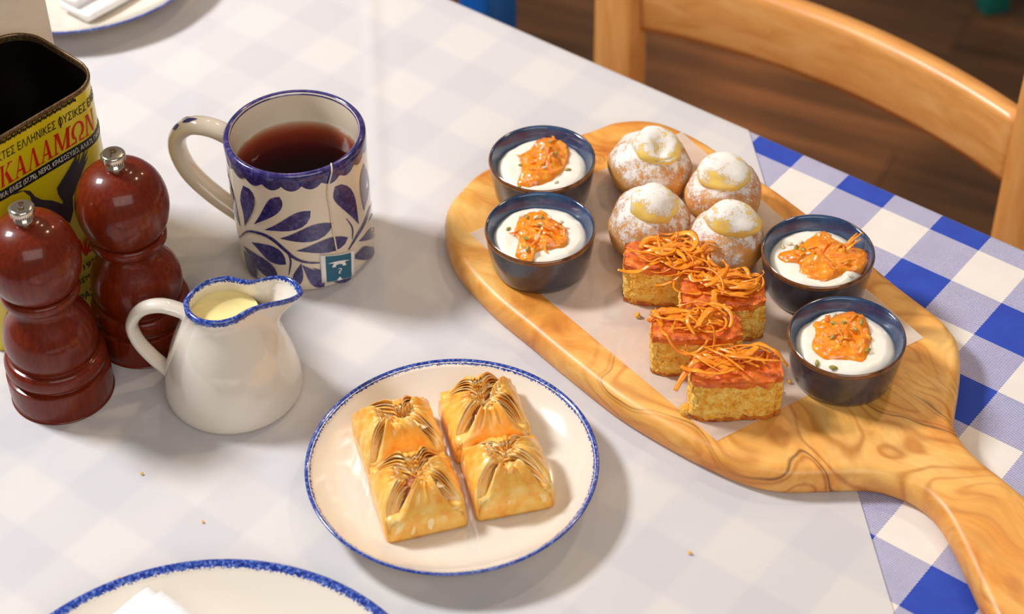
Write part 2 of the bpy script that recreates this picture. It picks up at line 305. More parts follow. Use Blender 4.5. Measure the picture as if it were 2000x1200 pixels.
LEAVES = [[[-140.87,0.0483],[-140.64,0.0483],[-140.41,0.0484],[-139.92,0.0541],[-137.05,0.0552],[-134.39,0.056],[-140.13,0.059],[-134.5,0.0612],[-129.57,0.0629],[-140.92,0.063],[-132.78,0.0666],[-125.96,0.0691],[-141.7,0.0664],[-131.78,0.0714],[-123.73,0.0748],[-141.81,0.0699],[-131.46,0.0757],[-123.11,0.0798],[-140.76,0.074],[-131.79,0.0795],[-124.37,0.0838],[-138.47,0.079],[-132.78,0.0829],[-127.78,0.0862],[-134.68,0.0856],[-134.48,0.0857],[-134.29,0.0859]],[[-127.56,0.0559],[-127.47,0.0558],[-127.38,0.0557],[-122.35,0.0628],[-121.14,0.0617],[-119.95,0.0607],[-118.39,0.0688],[-116.0,0.0667],[-113.68,0.0645],[-115.27,0.0739],[-111.78,0.071],[-108.39,0.0679],[-112.68,0.0781],[-108.3,0.0747],[-104.06,0.0711],[-110.31,0.0812],[-105.47,0.078],[-100.8,0.0745],[-107.81,0.0834],[-103.25,0.0809],[-98.82,0.0782],[-104.83,0.0848],[-101.59,0.0836],[-98.41,0.0822],[-100.59,0.0859],[-100.47,0.0859],[-100.35,0.0859]],[[-117.08,0.0545],[-117.08,0.0544],[-117.08,0.0543],[-109.62,0.0591],[-109.53,0.0573],[-109.43,0.0555],[-103.41,0.0633],[-103.0,0.0597],[-102.58,0.0561],[-98.2,0.0669],[-97.25,0.0619],[-96.3,0.0568],[-93.76,0.0698],[-92.13,0.0639],[-90.51,0.0579],[-89.83,0.0719],[-87.58,0.0659],[-85.31,0.0598],[-86.05,0.0731],[-83.52,0.068],[-80.97,0.0628],[-82.0,0.0735],[-79.94,0.0703],[-77.87,0.0671],[-76.91,0.0729],[-76.82,0.0728],[-76.74,0.0727]],[[-104.04,0.0499],[-104.05,0.0497],[-104.07,0.0496],[-97.46,0.0525],[-97.57,0.0506],[-97.67,0.0487],[-91.54,0.0551],[-91.49,0.0514],[-91.44,0.0477],[-86.16,0.0575],[-85.71,0.0522],[-85.26,0.0468],[-81.18,0.0594],[-80.17,0.053],[-79.14,0.0466],[-76.38,0.0606],[-74.79,0.0539],[-73.19,0.0472],[-71.44,0.0608],[-69.55,0.0549],[-67.63,0.049],[-65.98,0.06],[-64.39,0.0561],[-62.77,0.0522],[-59.35,0.0575],[-59.28,0.0574],[-59.21,0.0573]],[[-91.72,0.0397],[-91.72,0.0396],[-91.72,0.0395],[-85.01,0.0417],[-85.0,0.04],[-85.0,0.0383],[-78.87,0.0436],[-78.71,0.0401],[-78.56,0.0367],[-73.21,0.045],[-72.77,0.0401],[-72.32,0.0351],[-67.96,0.0459],[-67.11,0.0399],[-66.25,0.0339],[-62.98,0.0461],[-61.69,0.0397],[-60.39,0.0333],[-58.06,0.0452],[-56.5,0.0395],[-54.9,0.0337],[-52.88,0.0432],[-51.5,0.0393],[-50.09,0.0354],[-46.77,0.0394],[-46.7,0.0392],[-46.63,0.0391]],[[-133.56,0.0372],[-133.67,0.0371],[-133.79,0.0369],[-126.41,0.0396],[-127.82,0.0374],[-129.27,0.0351],[-120.17,0.0411],[-122.8,0.037],[-125.55,0.0328],[-114.73,0.0417],[-118.38,0.0362],[-122.24,0.0304],[-110.09,0.0412],[-114.43,0.0349],[-119.03,0.0282],[-106.32,0.0396],[-110.85,0.0333],[-115.63,0.0266],[-103.55,0.0368],[-107.59,0.0315],[-111.8,0.0259],[-101.9,0.0327],[-104.61,0.0294],[-107.4,0.0259],[-101.79,0.0272],[-101.89,0.0271],[-101.99,0.027]],[[-147.41,0.0265],[-147.67,0.0262],[-147.94,0.026],[-137.42,0.0281],[-139.69,0.0258],[-142.13,0.0233],[-129.85,0.0283],[-133.55,0.0244],[-137.63,0.0201],[-123.76,0.0278],[-128.44,0.0226],[-133.62,0.0169],[-118.89,0.0265],[-124.01,0.0206],[-129.66,0.0142],[-115.15,0.0245],[-120.1,0.0186],[-125.48,0.0123],[-112.51,0.0218],[-116.61,0.0168],[-120.95,0.0114],[-110.91,0.0183],[-113.45,0.015],[-116.08,0.0116],[-110.5,0.0136],[-110.6,0.0135],[-110.7,0.0133]],[[-148.52,0.0223],[-148.85,0.0221],[-149.19,0.0218],[-144.26,0.0215],[-146.44,0.0199],[-148.83,0.018],[-140.5,0.0205],[-144.25,0.0176],[-148.62,0.0142],[-137.32,0.0191],[-142.23,0.0153],[-148.14,0.0107],[-134.81,0.0173],[-140.34,0.013],[-147.06,0.0078],[-133.08,0.015],[-138.57,0.0108],[-145.13,0.0056],[-132.19,0.0122],[-136.88,0.0085],[-142.28,0.0043],[-132.22,0.0087],[-135.28,0.0063],[-138.6,0.0037],[-133.54,0.0043],[-133.74,0.0042],[-133.94,0.004]],[[-149.28,0.0431],[-148.95,0.0434],[-148.62,0.0436],[-154.82,0.0452],[-152.16,0.0471],[-149.84,0.0487],[-163.5,0.0453],[-155.62,0.0508],[-150.68,0.0542],[-170.18,0.0469],[-159.59,0.0543],[-151.48,0.0599],[-170.13,0.0532],[-165.17,0.0569],[-152.59,0.0654],[-170.09,0.0598],[-170.2,0.06],[-154.49,0.0706],[-170.08,0.0665],[-170.18,0.0666],[-157.96,0.0748],[-170.1,0.0734],[-170.16,0.0734],[-166.61,0.0759],[-170.14,0.0804],[-170.15,0.0804],[-170.15,0.0804]],[[-33.15,0.0435],[-32.96,0.0434],[-32.77,0.0434],[-39.57,0.0527],[-36.5,0.052],[-33.23,0.0511],[-45.28,0.0603],[-39.69,0.0595],[-33.46,0.0582],[-50.06,0.0664],[-42.59,0.0662],[-34.08,0.0649],[-53.71,0.0714],[-45.27,0.0719],[-35.61,0.0711],[-56.01,0.0754],[-47.75,0.0767],[-38.44,0.077],[-56.85,0.0788],[-50.06,0.0808],[-42.66,0.0821],[-56.27,0.0822],[-52.23,0.0841],[-48.0,0.0858],[-54.35,0.0865],[-54.26,0.0866],[-54.17,0.0867]],[[-23.77,0.0495],[-23.51,0.0493],[-23.25,0.0492],[-24.64,0.0543],[-22.34,0.0528],[-19.83,0.0511],[-25.68,0.0594],[-21.2,0.0565],[-15.82,0.0529],[-26.52,0.0647],[-20.1,0.0605],[-11.44,0.0548],[-26.86,0.0698],[-19.05,0.0648],[-7.1,0.0569],[-26.39,0.0746],[-18.06,0.0694],[-4.06,0.0602],[-24.81,0.079],[-17.12,0.0742],[-4.66,0.0661],[-21.75,0.0827],[-16.26,0.0793],[-8.77,0.0745],[-15.81,0.0849],[-15.46,0.0847],[-15.11,0.0844]],[[-34.58,0.0292],[-34.51,0.029],[-34.45,0.0289],[-30.55,0.0291],[-29.83,0.0276],[-29.1,0.026],[-26.79,0.0291],[-24.99,0.0259],[-23.08,0.0226],[-23.23,0.0291],[-19.85,0.0241],[-15.95,0.0186],[-19.7,0.0287],[-14.15,0.0218],[-6.13,0.0129],[-15.75,0.0276],[-7.08,0.0185],[4.85,0.0068],[-10.33,0.0249],[4.88,0.0118],[4.78,0.0091],[4.9,0.015],[4.82,0.0134],[4.74,0.0119],[4.78,0.0153],[4.77,0.0152],[4.77,0.0151]],[[-45.14,0.0206],[-45.13,0.0204],[-45.12,0.0203],[-41.14,0.0205],[-40.9,0.0187],[-40.65,0.0169],[-37.5,0.0207],[-36.67,0.0171],[-35.82,0.0133],[-34.26,0.021],[-32.43,0.0154],[-30.5,0.0097],[-31.35,0.0211],[-28.14,0.0138],[-24.59,0.0062],[-28.46,0.0204],[-23.76,0.0122],[-18.14,0.0032],[-25.0,0.0187],[-19.21,0.0106],[-11.54,0.001],[-19.88,0.0151],[-14.36,0.0088],[-6.46,0.0007],[-9.26,0.0071],[-8.87,0.0067],[-8.46,0.0064]],[[-16.22,0.0353],[-15.96,0.035],[-15.7,0.0348],[-12.45,0.0349],[-11.15,0.0337],[-9.73,0.0324],[-8.61,0.0343],[-5.24,0.0314],[0.12,0.0271],[-4.29,0.0331],[4.89,0.026],[4.85,0.0252],[4.22,0.0288],[4.85,0.0274],[4.79,0.0265],[4.87,0.0295],[4.81,0.0287],[4.76,0.0279],[4.84,0.0305],[4.79,0.0298],[4.74,0.0292],[4.81,0.0311],[4.77,0.0308],[4.73,0.0305],[4.77,0.0316],[4.76,0.0316],[4.76,0.0316]],[[-88.9,0.0284],[-89.02,0.0285],[-89.14,0.0285],[-88.78,0.0253],[-89.92,0.0256],[-91.05,0.0259],[-88.6,0.0222],[-90.81,0.0228],[-93.03,0.0234],[-88.54,0.0191],[-91.7,0.0201],[-94.89,0.0209],[-88.78,0.0162],[-92.59,0.0173],[-96.45,0.0183],[-89.5,0.0135],[-93.48,0.0146],[-97.52,0.0156],[-90.85,0.011],[-94.37,0.012],[-97.94,0.0128],[-92.92,0.0088],[-95.26,0.0094],[-97.63,0.0099],[-96.03,0.0068],[-96.15,0.0068],[-96.27,0.0068]],[[-88.33,0.0268],[-88.43,0.0267],[-88.52,0.0266],[-84.73,0.0246],[-86.0,0.0235],[-87.28,0.0223],[-81.21,0.0225],[-83.7,0.0203],[-86.2,0.0181],[-77.97,0.0204],[-81.52,0.0174],[-85.08,0.0142],[-75.2,0.0181],[-79.46,0.0146],[-83.71,0.0107],[-73.09,0.0156],[-77.51,0.0119],[-81.9,0.008],[-71.81,0.0128],[-75.67,0.0095],[-79.5,0.006],[-71.44,0.0094],[-73.95,0.0073],[-76.44,0.005],[-72.25,0.0053],[-72.34,0.0052],[-72.43,0.0051]],[[-80.07,0.0234],[-80.14,0.0233],[-80.21,0.0232],[-74.51,0.0208],[-75.21,0.0196],[-75.92,0.0183],[-69.26,0.0186],[-70.5,0.0162],[-71.74,0.0137],[-64.47,0.0167],[-65.97,0.0132],[-67.46,0.0095],[-60.27,0.0151],[-61.62,0.0106],[-62.97,0.006],[-56.67,0.0135],[-57.43,0.0085],[-58.2,0.0034],[-53.5,0.0115],[-53.41,0.0068],[-53.32,0.0021],[-50.25,0.009],[-49.55,0.0057],[-48.85,0.0023],[-45.93,0.0053],[-45.87,0.0051],[-45.8,0.005]]]
STEMS = [[[-156.95,0.0287],[-155.79,0.029],[-154.71,0.0293],[-150.9,0.034],[-149.87,0.0342],[-148.9,0.0343],[-146.36,0.0384],[-145.43,0.0384],[-144.52,0.0383],[-142.04,0.0424],[-141.44,0.042],[-140.85,0.0416],[-137.53,0.0458],[-137.46,0.0449],[-137.38,0.044],[-132.91,0.0482],[-133.22,0.047],[-133.52,0.0459],[-128.46,0.0497],[-128.95,0.0484],[-129.43,0.0472],[-124.39,0.0506],[-124.96,0.0493],[-125.54,0.0479],[-120.87,0.051],[-121.5,0.0496],[-122.13,0.0483],[-117.89,0.051],[-118.59,0.0497],[-119.3,0.0483],[-115.2,0.0507],[-116.0,0.0493],[-116.8,0.048],[-112.64,0.05],[-113.52,0.0487],[-114.41,0.0473],[-110.03,0.0489],[-110.99,0.0476],[-111.95,0.0463],[-107.28,0.0471],[-108.28,0.0459],[-109.29,0.0447],[-104.49,0.0449],[-105.51,0.0437],[-106.53,0.0425],[-101.85,0.0425],[-102.85,0.0413],[-103.85,0.0402],[-99.5,0.0403],[-100.46,0.0392],[-101.43,0.0381],[-97.55,0.0384],[-98.49,0.0374],[-99.44,0.0363],[-95.89,0.0367],[-96.78,0.0357],[-97.68,0.0346],[-94.32,0.0352],[-95.11,0.0341],[-95.91,0.0331],[-92.59,0.0339],[-93.26,0.0328],[-93.92,0.0317],[-90.62,0.0327],[-91.16,0.0316],[-91.69,0.0306],[-88.51,0.0316],[-88.94,0.0306],[-89.36,0.0296],[-86.3,0.0307],[-86.63,0.0297],[-86.96,0.0288],[-84.03,0.0299],[-84.27,0.029],[-84.5,0.0281],[-81.69,0.0292],[-81.83,0.0284],[-81.97,0.0276],[-79.22,0.0287],[-79.31,0.028],[-79.39,0.0272],[-76.67,0.0282],[-76.74,0.0275],[-76.8,0.0269],[-74.11,0.0275],[-74.17,0.027],[-74.23,0.0264]],[[-100.06,0.0402],[-100.36,0.0401],[-100.67,0.0399],[-98.99,0.0382],[-99.48,0.0379],[-99.98,0.0376],[-97.87,0.0361],[-98.51,0.0358],[-99.16,0.0354],[-96.97,0.0338],[-97.73,0.0335],[-98.49,0.0332],[-96.62,0.0311],[-97.42,0.0309],[-98.23,0.0308],[-97.01,0.0279],[-97.77,0.0279],[-98.54,0.028],[-97.93,0.0246],[-98.59,0.0246],[-99.26,0.0247],[-99.09,0.0211],[-99.61,0.0212],[-100.13,0.0212],[-100.23,0.0177],[-100.55,0.0178],[-100.86,0.0178]],[[-47.79,0.0289],[-47.35,0.0284],[-46.9,0.028],[-45.38,0.031],[-44.72,0.0303],[-44.05,0.0296],[-42.84,0.033],[-41.97,0.0321],[-41.09,0.0311],[-40.2,0.0348],[-39.14,0.0337],[-38.05,0.0326],[-37.48,0.0365],[-36.25,0.0352],[-34.99,0.0339],[-34.72,0.0378],[-33.36,0.0363],[-31.95,0.0349],[-31.9,0.0388],[-30.4,0.0372],[-28.84,0.0357],[-28.88,0.0397],[-27.22,0.0381],[-25.49,0.0365],[-25.44,0.0409],[-23.62,0.0393],[-21.68,0.0375],[-21.31,0.0423],[-19.34,0.0406],[-17.21,0.0388],[-16.2,0.0435],[-14.06,0.0418],[-11.64,0.0399],[-9.22,0.0437],[-6.56,0.0416],[-3.05,0.039],[4.88,0.0388],[4.86,0.0386],[4.85,0.0384]],[[-46.3,0.056],[-46.57,0.056],[-46.84,0.0559],[-44.62,0.0532],[-45.08,0.0532],[-45.53,0.0531],[-42.83,0.0503],[-43.44,0.0503],[-44.04,0.0503],[-41.22,0.0473],[-41.97,0.0474],[-42.71,0.0475],[-40.16,0.0444],[-41.02,0.0447],[-41.85,0.0449],[-39.98,0.0417],[-40.82,0.0421],[-41.65,0.0426],[-40.45,0.0394],[-41.18,0.0398],[-41.9,0.0402],[-41.2,0.0372],[-41.76,0.0375],[-42.31,0.0378],[-41.89,0.035],[-42.22,0.0352],[-42.56,0.0353]]]
TAG = [[-73.2889,0.034],[-41.8428,0.0255],[-43.7565,0.0045],[-74.331,0.0097]]
STRING = [[-54.249,0.1084],[-60.4863,0.1064],[-61.8347,0.086],[-61.0801,0.0694],[-60.7927,0.0561],[-59.67,0.0422],[-58.8842,0.0331]]
TIN = [-0.3186,1.0527,46.8256]
EAGLE_WING = [[0.0339,0.1299],[0.0289,0.1209],[0.034,0.1254],[0.0287,0.1169],[0.0333,0.1204],[0.0251,0.1097],[0.0207,0.1039],[0.0151,0.0968],[0.0134,0.086],[0.0091,0.0784],[0.0036,0.0847],[0.0043,0.0929],[0.0073,0.0974],[0.0049,0.1053],[0.0051,0.1104],[0.0098,0.1138],[0.0159,0.1184],[0.0216,0.1233],[0.026,0.1298],[0.0231,0.1203],[0.0287,0.1286],[0.0241,0.1176]]
EAGLE_BODY = [[0.0091,0.0784],[0.0036,0.0847],[-0.0029,0.0932],[-0.0123,0.1024],[-0.0148,0.1093],[-0.0149,0.1157],[-0.0189,0.1226],[-0.027,0.1245],[-0.0234,0.125],[-0.0179,0.1228],[-0.014,0.1198],[-0.0114,0.1134],[-0.0069,0.108],[-0.0007,0.1037],[0.004,0.0989],[0.0069,0.0955],[0.0124,0.0866]]
SEEDS = [[[0.0063,0.0203],[0.0008,0.0097],[-0.0032,0.0129],[-0.0142,-0.0012],[0.0092,0.0052],[0.0014,-0.0098],[0.0173,-0.0063],[0.0091,-0.0198],[-0.0171,-0.023]],[[-0.0117,0.0163],[-0.0084,0.0132],[-0.0025,0.0104],[0.0015,0.0106],[0.0067,0.0129],[0.014,0.0061],[-0.0001,0.0012],[-0.0097,-0.0106],[-0.0089,-0.02],[-0.0209,0.0051]],[[-0.0213,0.0112],[-0.0162,0.0142],[-0.0092,0.0139],[-0.0133,0.0073],[-0.0088,0.0057],[-0.0064,-0.0013],[0.0035,0.02],[0.0189,-0.0186],[0.0182,-0.0237]],[[-0.0053,0.0205],[-0.0066,0.0122],[-0.0001,0.0128],[0.0108,0.0125],[0.0066,0.0076],[-0.0087,0.0001],[0.0121,-0.0096],[-0.0109,-0.0225],[-0.0201,-0.0174]]]
JAM = [[[-0.007,0.019],[-0.0023,0.0278],[0.0034,0.0303],[0.0112,0.0272],[0.0188,0.0196],[0.0189,0.0071],[0.0157,-0.0052],[0.0076,-0.0154],[-0.0015,-0.022],[-0.0103,-0.0234],[-0.0179,-0.0196],[-0.0143,-0.004],[-0.0151,0.0085]],[[-0.0088,0.0203],[0.0032,0.0232],[0.0095,0.0146],[0.0177,0.0042],[0.0182,-0.0105],[0.0127,-0.0152],[0.0031,-0.0164],[-0.0033,-0.0193],[-0.0057,-0.0281],[-0.0125,-0.027],[-0.0171,-0.0188],[-0.0147,-0.0059],[-0.0178,0.0008],[-0.0154,0.0123]],[[-0.0259,0.0044],[-0.0154,0.0093],[-0.005,0.0179],[0.0078,0.0264],[0.0191,0.0133],[0.0257,0.0103],[0.0344,0.0055],[0.034,-0.0051],[0.027,-0.0135],[0.0176,-0.0149],[0.0075,-0.0214],[-0.0042,-0.0226],[-0.0126,-0.0154],[-0.0136,-0.0049],[-0.0227,-0.0028]],[[-0.0107,0.0221],[0.0049,0.029],[0.0136,0.0261],[0.0157,0.0178],[0.0172,0.0046],[0.0145,-0.0066],[0.0083,-0.0191],[-0.0023,-0.0155],[-0.0142,-0.0134],[-0.0218,-0.0036],[-0.018,0.0092],[-0.0179,0.0191]]]

# ------------------------------------------------------------------ setting: floor of planks
def struct(o): o['kind'] = 'structure'; return o
UD = Vector((cos(radians(-38.93)), sin(radians(-38.93)), 0)); ND = Vector((-UD.y, UD.x, 0))     # along / away from the table's far edge
E0 = Vector((-.0547, 1.3905, 0)); RU = radians(-38.93)
def un(u, n, z=0): return E0+UD*u+ND*n+Vector((0, 0, z))
fl = struct(mk('floor', rbox(7, 7, .05, 0, cz=-.035), MT['floor'], loc=(0, 1.9, 0), smooth=False))
pl = mk('plank', rbox(1.1005, .1194, .010, 0), MT['floor'], fl, smooth=False)
me_plank = pl.data; first = True; FR = radians(-27)
for j in range(-9, 13):
    for i in range(-2, 3):
        x = i*1.102+(j % 3)*.37-.2; y = j*.120
        wx, wy = x*cos(FR)-y*sin(FR), x*sin(FR)+y*cos(FR)
        if not (-1.6 < wx < 2.2 and -1.4 < wy < 2.4): continue
        if first: o = pl; first = False
        else: o = pl.copy(); COL.objects.link(o); o.parent = fl
        o.location = (wx, wy, -.005); o.rotation_euler.z = FR
# ------------------------------------------------------------------ table, tablecloth, paper
tb = thing('table', 'wooden dining table under the blue gingham cloth', 'table', un(0, -.40), RU)
mk('tabletop', rbox(1.56, .802, .028, .005, 2, 0, .004, T-.0165), MT['table_wood'], tb)
for sx in (-1, 1):
    for sy in (-1, 1): mk('leg', rbox(.055, .055, T-.03, .004, 1, sx*.70, sy*.33, (T-.03)/2), MT['table_wood'], tb)
mk('apron', rbox(1.36, .02, .07, .002, 1, 0, .33, T-.066), MT['table_wood'], tb); mk('apron', rbox(1.36, .02, .07, .002, 1, 0, -.33, T-.066), MT['table_wood'], tb)
def drape(rad, lift, nmin, drop, step):
    """rows across the far table edge: (n, z, arc length), flat, a rounded fold, then the hang"""
    rows = []; k = int(-nmin/step); e = .011
    for i in range(k+1):
        n = nmin+(e-rad-nmin)*i/k; rows.append((n, T+lift, n))
    for i in range(1, 7):
        a = pi/2*i/6; rows.append((e-rad+rad*sin(a), T+lift-rad+rad*cos(a), e-rad+rad*a))
    s0 = e-rad+rad*pi/2
    for i in range(1, 9): rows.append((e+.004*i/8, T+lift-rad-drop*i/8, s0+drop*i/8))
    return rows
def cloth_sheet(rows, cols, umin, umax, zf, origin_uv):
    V, F, U = [], [], []
    for n, z, s in rows:
        hi = umax(s)
        for i in range(cols+1):
            u = umin+(hi-umin)*i/cols; p = un(u, n); dz = zf(p, u, s) if s < -.008 else 0
            wav = 0 if s < .03 else .004*sin(u*24)*min(1, (s-.03)/.08)
            q = un(u, n+wav, z+dz); V.append(q); U.append((u+origin_uv[0], s+origin_uv[1]))
    m = cols+1
    for j in range(len(rows)-1):
        for i in range(cols): F.append([j*m+i, j*m+i+1, (j+1)*m+i+1, (j+1)*m+i])
    return V, F, U
# grid origin of the checks in (u, n)
g0 = Vector((.2032, 1.1683, 0))-E0; gu, gn = g0.dot(UD), g0.dot(ND)
vf = cloth_sheet(drape(.006, -.0012, -.80, .24, .02), 60, -.78, lambda s: .80, lambda p, u, s: 0, (0, 0))
vf = (vf[0], vf[1], [(u-gu, -(s-gn)) for u, s in vf[2]])
tag(mk('tablecloth', vf, MT['gingham']), 'blue and white gingham tablecloth hanging over the table edge', 'tablecloth')
def paper_z(p, u, s):
    x = p.x+.107-(1.393-p.y)*.058
    fy = max(0, min(1, (p.y-1.0)/.06)); z = fy*(.0011*math.exp(-(x/.0045)**2)-.0004*math.exp(-((x-.012)/.006)**2))
    x2 = p.x+.232-(1.25-p.y)*.058; z += .0004*math.exp(-(x2/.006)**2)
    far = max(0, min(1, (-.325-p.x)/.04)) if p.y < .95 else 0
    z += far*.006*(.5+.5*noise.noise(Vector((p.x*22+p.y*9, p.y*6, 0))))
    return z+.0002*noise.noise(p*30)
vf = cloth_sheet(drape(.0068, 0, -.70, .15, .0045), 230, -.62, lambda s: .2994-.955*min(s, .0)-.955*max(s, 0), paper_z, (0, 0))
tag(mk('paper_table_cover', vf[:2], MT['paper']), 'sheer white paper cover spread over the gingham cloth', 'table cover')

# ------------------------------------------------------------------ chairs
def chair(name, label, u0, n0, mat, mat2, pw=.030, pd=.024, sag=.034, shift=0):
    t = thing(name, label, 'chair', un(u0, n0), RU, None)
    hx = .189+(pw-.030)/2; W = .42; D = .40
    for s in (-1, 1):
        path = [(s*hx*.96, -.01, 0), (s*hx, 0, .44), (s*hx, .002, .60), (s*hx*1.006, .006, .74), (s*hx*1.02, .014, .865)]
        o = mk('back_post', fixn(post(smoothp(path, 5), pw, pd)), mat2, t)
    def rail(z0, h, th, name):
        V, F = [], []; nn = 28; pr = [(-.5, -.38), (-.38, -.5), (.38, -.5), (.5, -.38), (.5, .38), (.38, .5), (-.38, .5), (-.5, .38)]
        for i in range(nn+1):
            x = -hx+.016+(2*hx-.032)*i/nn; y = sag*(1-(x/hx)**2); 
            for a, b in pr: V.append((x, y+a*th+(z0-.65)*.03, z0+h/2+b*h))
        for i in range(nn):
            for j in range(8): F.append([i*8+j, i*8+(j+1) % 8, (i+1)*8+(j+1) % 8, (i+1)*8+j])
        F += [list(range(8)), [nn*8+j for j in range(8)]]
        return mk(name, fixn((V, F)), mat, t, smooth=True)
    for z0 in ((.65, .475) if not shift else (.72, .475)): rail(z0, .064, .019, 'back_rail')
    mk('seat', rbox(W, D, .028, .008, 2, 0, -D/2-.015, .445), mat, t)
    for s in (-1, 1): mk('front_leg', rbox(.032, .032, .43, .004, 1, s*.185, -D+.02, .2155), mat2, t)
    mk('stretcher', rbox(.35, .018, .026, .003, 1, 0, -D+.02, .22), mat, t)
    for s in (-1, 1): mk('stretcher', rbox(.018, D-.05, .026, .003, 1, s*.184, -D/2+.005, .16), mat, t)
    return t
def post(path, w, d):
    V, F = [], []; r = .28; m = 16
    pr = []
    for k in range(4):
        cx, cy = [(1, 1), (-1, 1), (-1, -1), (1, -1)][k]
        for q in range(4):
            a = pi/2*k+pi/2*q/3; pr.append((cx*(.5-r)*w+r*w*cos(a), cy*(.5-r)*d+r*d*sin(a)))
    for p in path: V += [(p[0]+a, p[1]+b, p[2]) for a, b in pr]
    for i in range(len(path)-1):
        for j in range(m): F.append([i*m+j, i*m+(j+1) % m, (i+1)*m+(j+1) % m, (i+1)*m+j])
    F += [list(range(m)), [(len(path)-1)*m+j for j in range(m)]]
    return V, F
chair('dining_chair', 'pale beech chair with a curved back rail, beyond the gingham edge', .250, .180, MT['beech'], MT['beech_post'], .046, .026)
chair('dining_chair', 'blue painted chair whose post shows behind the table, left of the beech chair', -.2665, .150, MT['blue_paint'], MT['blue_paint'], .042, .046, shift=1)
# teal stool far behind, only the foot of one leg reaches the picture
ts = thing('wooden_stool', 'teal painted stool far behind, its leg foot on the floor', 'stool', (.690, 2.412, 0), radians(12))
for px, py in ((0, 0), (.34, .0), (.34, .34), (0, .34)): mk('leg', rbox(.040, .036, .44, .004, 1, px+.0, py+.018, .22), MT['teal_paint'], ts)
mk('seat', rbox(.40, .40, .03, .006, 2, .17, .188, .455), MT['teal_paint'], ts)
for py in (.018, .358): mk('stretcher', rbox(.30, .018, .03, .003, 1, .17, py, .15), MT['teal_paint'], ts)

# ------------------------------------------------------------------ serving board with parchment
NEAR = [(-0.0129,1.1569),(-0.0335,1.131),(-0.0424,1.1152),(-0.0452,1.0966),(-0.0423,1.0745),(-0.0366,1.0543),(-0.0151,1.0172),(0.0084,0.9877),(0.0258,0.965),(0.0567,0.9267),(0.0741,0.9085),(0.0979,0.8873),(0.1205,0.8697),(0.1415,0.8567),(0.1614,0.8509),(0.1834,0.8505),(0.212,0.8503),(0.2254,0.8461),(0.2395,0.8373),(0.2498,0.8214),(0.2552,0.8012),(0.2596,0.7769),(0.2632,0.756)]
END = [(.268,.732),(.280,.708),(.303,.697),(.327,.706),(.341,.730),(.343,.757),(.334,.782),(.320,.805)]
FAR = [(0.0627,1.1946),(0.0735,1.2013),(0.0874,1.2044),(0.1023,1.2037),(0.1157,1.1983),(0.1304,1.1868),(0.1457,1.1719),(0.1761,1.1329),(0.1927,1.1129),(0.24,1.0443),(0.2531,1.0227),(0.2697,0.999),(0.2797,0.9844),(0.2859,0.9687),(0.2863,0.9558),(0.2847,0.9433),(0.2793,0.9214),(0.2726,0.8979),(0.2715,0.8861),(0.2756,0.8721),(0.2845,0.856),(0.2925,0.8457),(0.3022,0.8309)]
BT = .020                                     # board thickness
def board():
    out = smoothp([(x, y, 0) for x, y in NEAR+END+FAR[::-1]], 4, True); n = len(out)
    for _ in range(2): out = [(out[i-1]+2*out[i]+out[(i+1) % n])/4 for i in range(n)]
    nr = []
    for i in range(n):
        t = (out[(i+2) % n]-out[(i-2) % n]).normalized(); nr.append(Vector((t.y, -t.x, 0)))
    V, F = [], []
    rings = [(.004, 0), (.0012, .0012), (0, .004), (0, .011), (.0010, .0155), (.0030, .0185), (.0058, .0197), (.0090, BT)]
    for ins, z in rings: V += [tuple(p-q*ins+Vector((0, 0, z))) for p, q in zip(out, nr)]
    for k in range(len(rings)-1):
        for i in range(n): F.append([k*n+i, k*n+(i+1) % n, (k+1)*n+(i+1) % n, (k+1)*n+i])
    F.append([(len(rings)-1)*n+i for i in range(n)]); F.append([i for i in range(n)][::-1])
    return fixn((V, F))
vf = board(); C0 = Vector((.12, 1.0, 0))
bo = mk('serving_board', ([Vector(p)-C0 for p in vf[0]], vf[1]), MT['olive_wood'], loc=(C0.x, C0.y, T+.0006))
tag(bo, 'large paddle-shaped olive wood serving board with dark swirling grain', 'serving board')
BZ = T+.0006+BT                               # board surface
pc = [Vector((-0.028,1.0789,0)), Vector((0.123,0.8786,0)), Vector((0.2636,0.9648,0)), Vector((0.1252,1.1848,0))]; pm = sum(pc, Vector())/4
def pfn(a, b):
    p = (pc[0]*(1-a)+pc[1]*a)*(1-b)+(pc[3]*(1-a)+pc[2]*a)*b-pm
    return (p.x, p.y, .0004+.0003*noise.noise(p*45))
po = mk('parchment_sheet', grid(40, 40, pfn), MT['parchment'], loc=(pm.x, pm.y, BZ)); tag(po, 'rectangle of translucent white parchment under the pastries on the board', 'paper')
PZ = BZ+.0008

